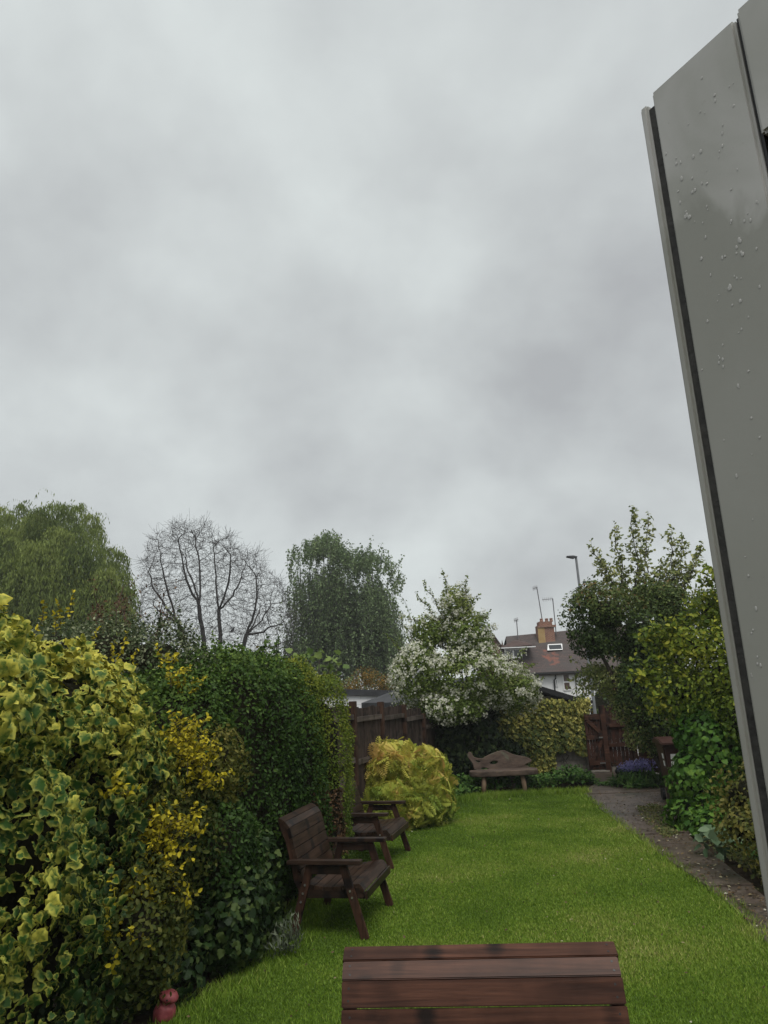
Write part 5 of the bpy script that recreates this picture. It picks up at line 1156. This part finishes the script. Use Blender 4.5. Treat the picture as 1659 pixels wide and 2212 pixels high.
# bare tree
YB_ = 45.0; c_ = at(455, 1440, YB_); zg_ = zground(YB_)
ba = plant('bare_tree', 'wide bare leafless tree with fine branching crown between willow and birch', 'tree', (c_.x, YB_, zg_))
segs = []; tips = []; trunk_top = at(470, 1500, YB_)
segs += sticks((trunk_top.x, YB_, zg_), [trunk_top], .35, 3)
ou = np.array([296, 305, 330, 370, 400, 440, 480, 520, 560, 604, 640]); ov = np.array([1300, 1200, 1160, 1135, 1125, 1130, 1150, 1180, 1205, 1250, 1330])
AT = []
while len(AT) < 5200:
    u = random.uniform(296, 640); v = random.uniform(1120, 1440); tv = float(np.interp(u, ou, ov)) + 9 * math.sin(u * .11) + 6 * math.sin(u * .37)
    if v < tv or (v > 1395 and abs(u - 470) < 60): continue
    if random.random() > .62 + .38 * math.exp(-(v - tv) / 60): continue
    AT.append(tuple(at(u, v, YB_ + random.gauss(0, 1.8))))
AT = np.array(AT); nodes = []; par = []
def addn(p, k): nodes.append(np.array(p)); par.append(k); return len(nodes) - 1
b0 = addn((trunk_top.x, YB_, zg_ + .2), -1); b0 = addn((trunk_top.x, YB_, trunk_top.z - .8), b0)
def limb(k, u, v, yo, bow, n_=9):
    a_ = Vector(nodes[k]); c2 = at(u, v, YB_ + yo); m_ = a_.lerp(c2, .5) + Vector((bow, random.gauss(0, .2), -abs(bow) * .55)); wob = Vector((0, 0, 0))
    for i in range(1, n_ + 1):
        g = i / n_; wob = wob * .7 + Vector((random.gauss(0, .05), random.gauss(0, .05), random.gauss(0, .05))); k = addn(tuple(a_.lerp(m_, g).lerp(m_.lerp(c2, g), g) + wob), k)
    return k
for mu, mv, my, mb, kids0 in ((385, 1345, .6, -.5, ((318, 1235, .8, -.5), (348, 1195, -.7, -.35), (330, 1300, 1.2, -.4))), (428, 1310, -.6, -.25, ((388, 1168, -1.2, -.3), (428, 1165, .5, .1), (405, 1210, 1.2, -.15))),
        (474, 1320, .7, .3, ((462, 1185, .9, -.1), (500, 1200, -.6, .35), (520, 1235, 1.4, .5))), (535, 1370, -.5, .5, ((555, 1250, -.9, .5), (585, 1295, .6, .6), (600, 1350, -1.2, .4), (560, 1310, 1.3, .3))), (560, 1405, .9, .2, ((628, 1380, .3, .2), (595, 1425, 1.4, .1)))):
    k0 = limb(b0, mu, mv, my, mb)
    for u, v, yo, bw_ in kids0: limb(k0, u, v, yo, bw_)
STEP, KILL = .21, .28
NA = np.array(nodes); dm = np.linalg.norm(AT[:, None] - NA[None], axis=2); near_i = dm.argmin(1); near_d = dm.min(1); alive = np.ones(len(AT), bool)
for it in range(90):
    act = np.nonzero(alive)[0]
    if not len(act): break
    pull = {}
    for k in act: pull.setdefault(int(near_i[k]), []).append(k)
    new = []
    for n_, ks in pull.items():
        d = AT[ks] - nodes[n_]; d = d / (np.linalg.norm(d, axis=1, keepdims=True) + 1e-6); d = d.sum(0) + rng.normal(0, .35, 3) + np.array([0, 0, .12]); d /= np.linalg.norm(d) + 1e-6
        new.append(addn(nodes[n_] + d * STEP, n_))
    NP = np.array([nodes[k] for k in new]); dm = np.linalg.norm(AT[act][:, None] - NP[None], axis=2); mi = dm.argmin(1); md_ = dm.min(1)
    up_ = md_ < near_d[act]; near_d[act[up_]] = md_[up_]; near_i[act[up_]] = np.array(new)[mi[up_]]
    alive &= near_d > KILL
cnt = np.zeros(len(nodes)); kids_ = np.zeros(len(nodes), int)
for k in range(len(nodes) - 1, 0, -1):
    if kids_[k] == 0: cnt[k] = 1
    cnt[par[k]] += cnt[k]; kids_[par[k]] += 1
rad = .0062 * np.maximum(cnt, 1) ** .52
for k in range(1, len(nodes)): segs.append((tuple(nodes[par[k]]), tuple(nodes[k]), rad[k] * 1.03, rad[k]))
for k in range(1, len(nodes)):
    if cnt[k] < 6:
        for _ in range(2 if kids_[k] == 0 else 1):
            d = nodes[k] - nodes[par[k]]; d = d / np.linalg.norm(d) + rng.normal(0, .55, 3); p_ = nodes[k]
            for j in range(3):
                q_ = p_ + d * .13; segs.append((tuple(p_), tuple(q_), .0075, .006)); p_ = q_; d = d + rng.normal(0, .25, 3) + np.array([0, 0, .05])
tubes('branches', segs, noisemat('bare bark', (.045, .042, .042), (.085, .078, .076), 4, .9, .2), ba, .03, (5, 3))

# birch
YR = 50.0; c_ = at(735, 1300, YR); bi = plant('birch_tree', 'tall drooping birch with thin grey green foliage behind the fence', 'tree', (c_.x, YR, zground(YR)))
segs = []; tips = []
LP = []; LN = []; LR = []
bu = np.array([606, 618, 640, 668, 700, 730, 755, 772, 800, 838, 862]); bv_ = np.array([1320, 1225, 1190, 1195, 1176, 1186, 1215, 1222, 1205, 1222, 1262])
for u0, u1, v1 in ((690, 700, 1200), (735, 728, 1200), (790, 805, 1230), (655, 648, 1225), (825, 838, 1250)):
    a, b = at(u0, 1445, YR), at(u1, v1, YR + random.gauss(0, .6)); segs += sticks((a.x, YR, zground(YR)), [a], .13, 3) + sticks(a, [b], .08, 8)
for i in range(1000):
    u = random.choice((random.gauss(685, 34), random.gauss(735, 30), random.gauss(805, 26))); u = min(max(u, 612), 856); tv = float(np.interp(u, bu, bv_)) + random.choice((0, 0, 12)); v = tv + 6 + random.random() ** 1.1 * (1420 - tv)
    if abs(u - 760 - random.gauss(0, 6)) < 7 and v > 1300 and random.random() < .8: continue
    p = np.array(at(u, v, YR + random.gauss(0, 1.5))); br = random.gauss(.5, .22); tall = v < tv + 30; hang = random.uniform(.7, 1.5) if tall else random.uniform(1.2, 3.2)
    for s_ in range(3):
        dd = np.array([random.gauss(.05, .22), random.gauss(0, .22), random.uniform(.7, 1.3) if tall else random.uniform(.1, .5)]); pp = p + rng.normal(0, .18, 3); m_ = 9
        for j in range(m_):
            dd = dd * .7 + np.array([.02, 0, .02 if tall else -.42]); dd /= np.linalg.norm(dd); p2 = pp + dd * hang / m_; segs.append((tuple(pp), tuple(p2), .010, .007)); pp = p2
            for _ in range(3): LP.append(pp + rng.normal(0, .075, 3)); LN.append(rng.normal(size=3)); LR.append(br + rng.normal(0, .15))
LP = np.array(LP); leafset('foliage', LP, unit(np.array(LN)), rng.uniform(.12, .22, len(LP)), [T_DIA], birch_m, bi, np.array(LR), jit=.2, droop=1.2, fwd=.1, spread=.7)
tubes('trunk', segs, noisemat('birch bark', (.05, .045, .042), (.13, .125, .12), 3, .9, .2), bi, .03, (6, 3))
# dark conifer, bronze bush, background mass
YC = 56.0; c_ = at(855, 1400, YC); co = plant('dark_conifer', 'dark blue green conifer between birch and blossom tree', 'tree', (c_.x, YC, zground(YC)))
top = at(856, 1366, YC).z; n = 4200; hh = rng.uniform(0, 1, n) ** .7; rad = (1 - hh * .92) * 2.1 * (1 + .25 * np.sin(hh * 60)); an = rng.uniform(0, 6.283, n); rr2 = rad * np.sqrt(rng.uniform(.3, 1, n))
zb = zground(YC); P = np.stack([c_.x + rr2 * np.cos(an), YC + rr2 * np.sin(an), zb + .3 + hh * (top - zb - .3)], 1); Nn = np.stack([np.cos(an), np.sin(an), np.full(n, .3)], 1)
leafset('foliage', P, Nn, rng.uniform(.25, .55, n), [T_DIA, T_NARROW], conif_m, co, jit=.5, droop=.5, fwd=.9, spread=.4); tubes('trunk', sticks((c_.x, YC, zb), [(c_.x, YC, top - .3)], .16), bark, co)
YO = 30.0; oc_ = at(795, 1475, YO); obh = plant('bronze_bush', 'bush with bronze orange young leaves above the white garage roof', 'shrub', (oc_.x, YO, zground(YO)))
P, Nn = blobs([blob(795, 1470, YO, .75, .6, .62), blob(755, 1490, YO, .6, .6, .45), blob(835, 1480, YO, .45, .5, .5), blob(790, 1540, YO, 1.1, .7, 1.0)], 5200, .8, .3, 2, back=-.9); leafset('foliage', P, Nn, rng.uniform(.04, .085, len(P)), [T_DIA, T_OVAL], orange_m, obh, jit=.8, droop=.1, fwd=.5, spread=.8)
tubes('stem', sticks((oc_.x, YO, zground(YO)), [at(780 + random.gauss(0, 40), 1470 + random.gauss(0, 20), YO) for _ in range(14)], .02), bark, obh)
# background shrubs that close the view under the far trees
for i, (u, v, Y, rx, rz, mt, lab) in enumerate(((330, 1470, 30, 2.6, 1.5, privet_m, 'far dark shrub between the willow and bare tree'), (560, 1465, 33, 2.6, 1.2, dull_m, 'far olive shrub between bare tree and birch'), (690, 1480, 36, 2.2, 1.2, birch_m, 'far grey green shrub at the foot of the birch'), (1420, 1440, 30, 3.0, 2.0, dtree_m, 'far dark shrub behind the upright tree'), (120, 1440, 34, 4.0, 1.6, privet_m, 'far dark shrub below the willow'))):
    c_ = at(u, v, Y); zb = zground(Y); r = plant('far_shrub', lab, 'shrub', (c_.x, Y, zb)); hz = (c_.z - zb) / 2
    bl_ = [((c_.x + k * rx * .5, Y, zb + hz), (rx * .7, 1.2, hz + rz * random.uniform(.3, .5))) for k in (-1, 0, 1)]
    P, Nn = blobs(bl_, 2600, .3, .25, 1.3, zmin=zb); leafset('foliage', P, Nn, rng.uniform(.10, .22, len(P)), [T_OVAL, T_DIA], mt, r, jit=.7, droop=.2, fwd=.5, spread=.7); core(bl_, twig, r)
    tubes('stem', sticks((c_.x, Y, zb), [(c_.x + k, Y, zb + hz) for k in (-1, 0, 1)], .05), bark, r)

# ------------------------------------------------------------------ pigeon in the bare tree
bp = at(503, 1362, 44.0); bird = D.meshes.new('bird')
bv = [(-.17, 0, -.10), (-.08, 0, -.03), (.0, 0, .05), (.06, 0, .14), (.085, 0, .20), (.12, 0, .20), (.0, .02, -.10)]
bird.from_pydata(bv, [(0, 1), (1, 2), (2, 3), (3, 4), (4, 5), (2, 6)], []); bo = D.objects.new('pigeon', bird); COL.objects.link(bo); bo.location = bp
md = bo.modifiers.new('skin', 'SKIN'); sv = bird.skin_vertices[0].data
for q, r in zip(sv, ((.03, .012), (.065, .06), (.085, .08), (.05, .05), (.038, .038), (.008, .008), (.012, .012))): q.radius = r
sv[2].use_root = True; bo.modifiers.new('sub', 'SUBSURF').render_levels = 2
bird.materials.append(plain('dark grey feathers', (.05, .052, .06), .7)); tag(bo, 'dark pigeon perched among the bare tree branches', 'bird')

# ------------------------------------------------------------------ damp air
hz_m = D.materials.new('damp air'); hz_m.use_nodes = True; t = hz_m.node_tree; t.nodes.clear()
pv_ = N(t, 'ShaderNodeVolumePrincipled'); pv_.inputs['Color'].default_value = (.92, .94, .96, 1); pv_.inputs['Density'].default_value = .0010; pv_.inputs['Anisotropy'].default_value = .2
L(t, pv_.outputs[0], N(t, 'ShaderNodeOutputMaterial').inputs['Volume'])
hz = MB().box((-75, -4, -4.0), (75, 80, 17.0)).build('haze', hz_m); hz['kind'] = 'stuff'; hz['label'] = 'thin damp haze filling the air over the gardens'
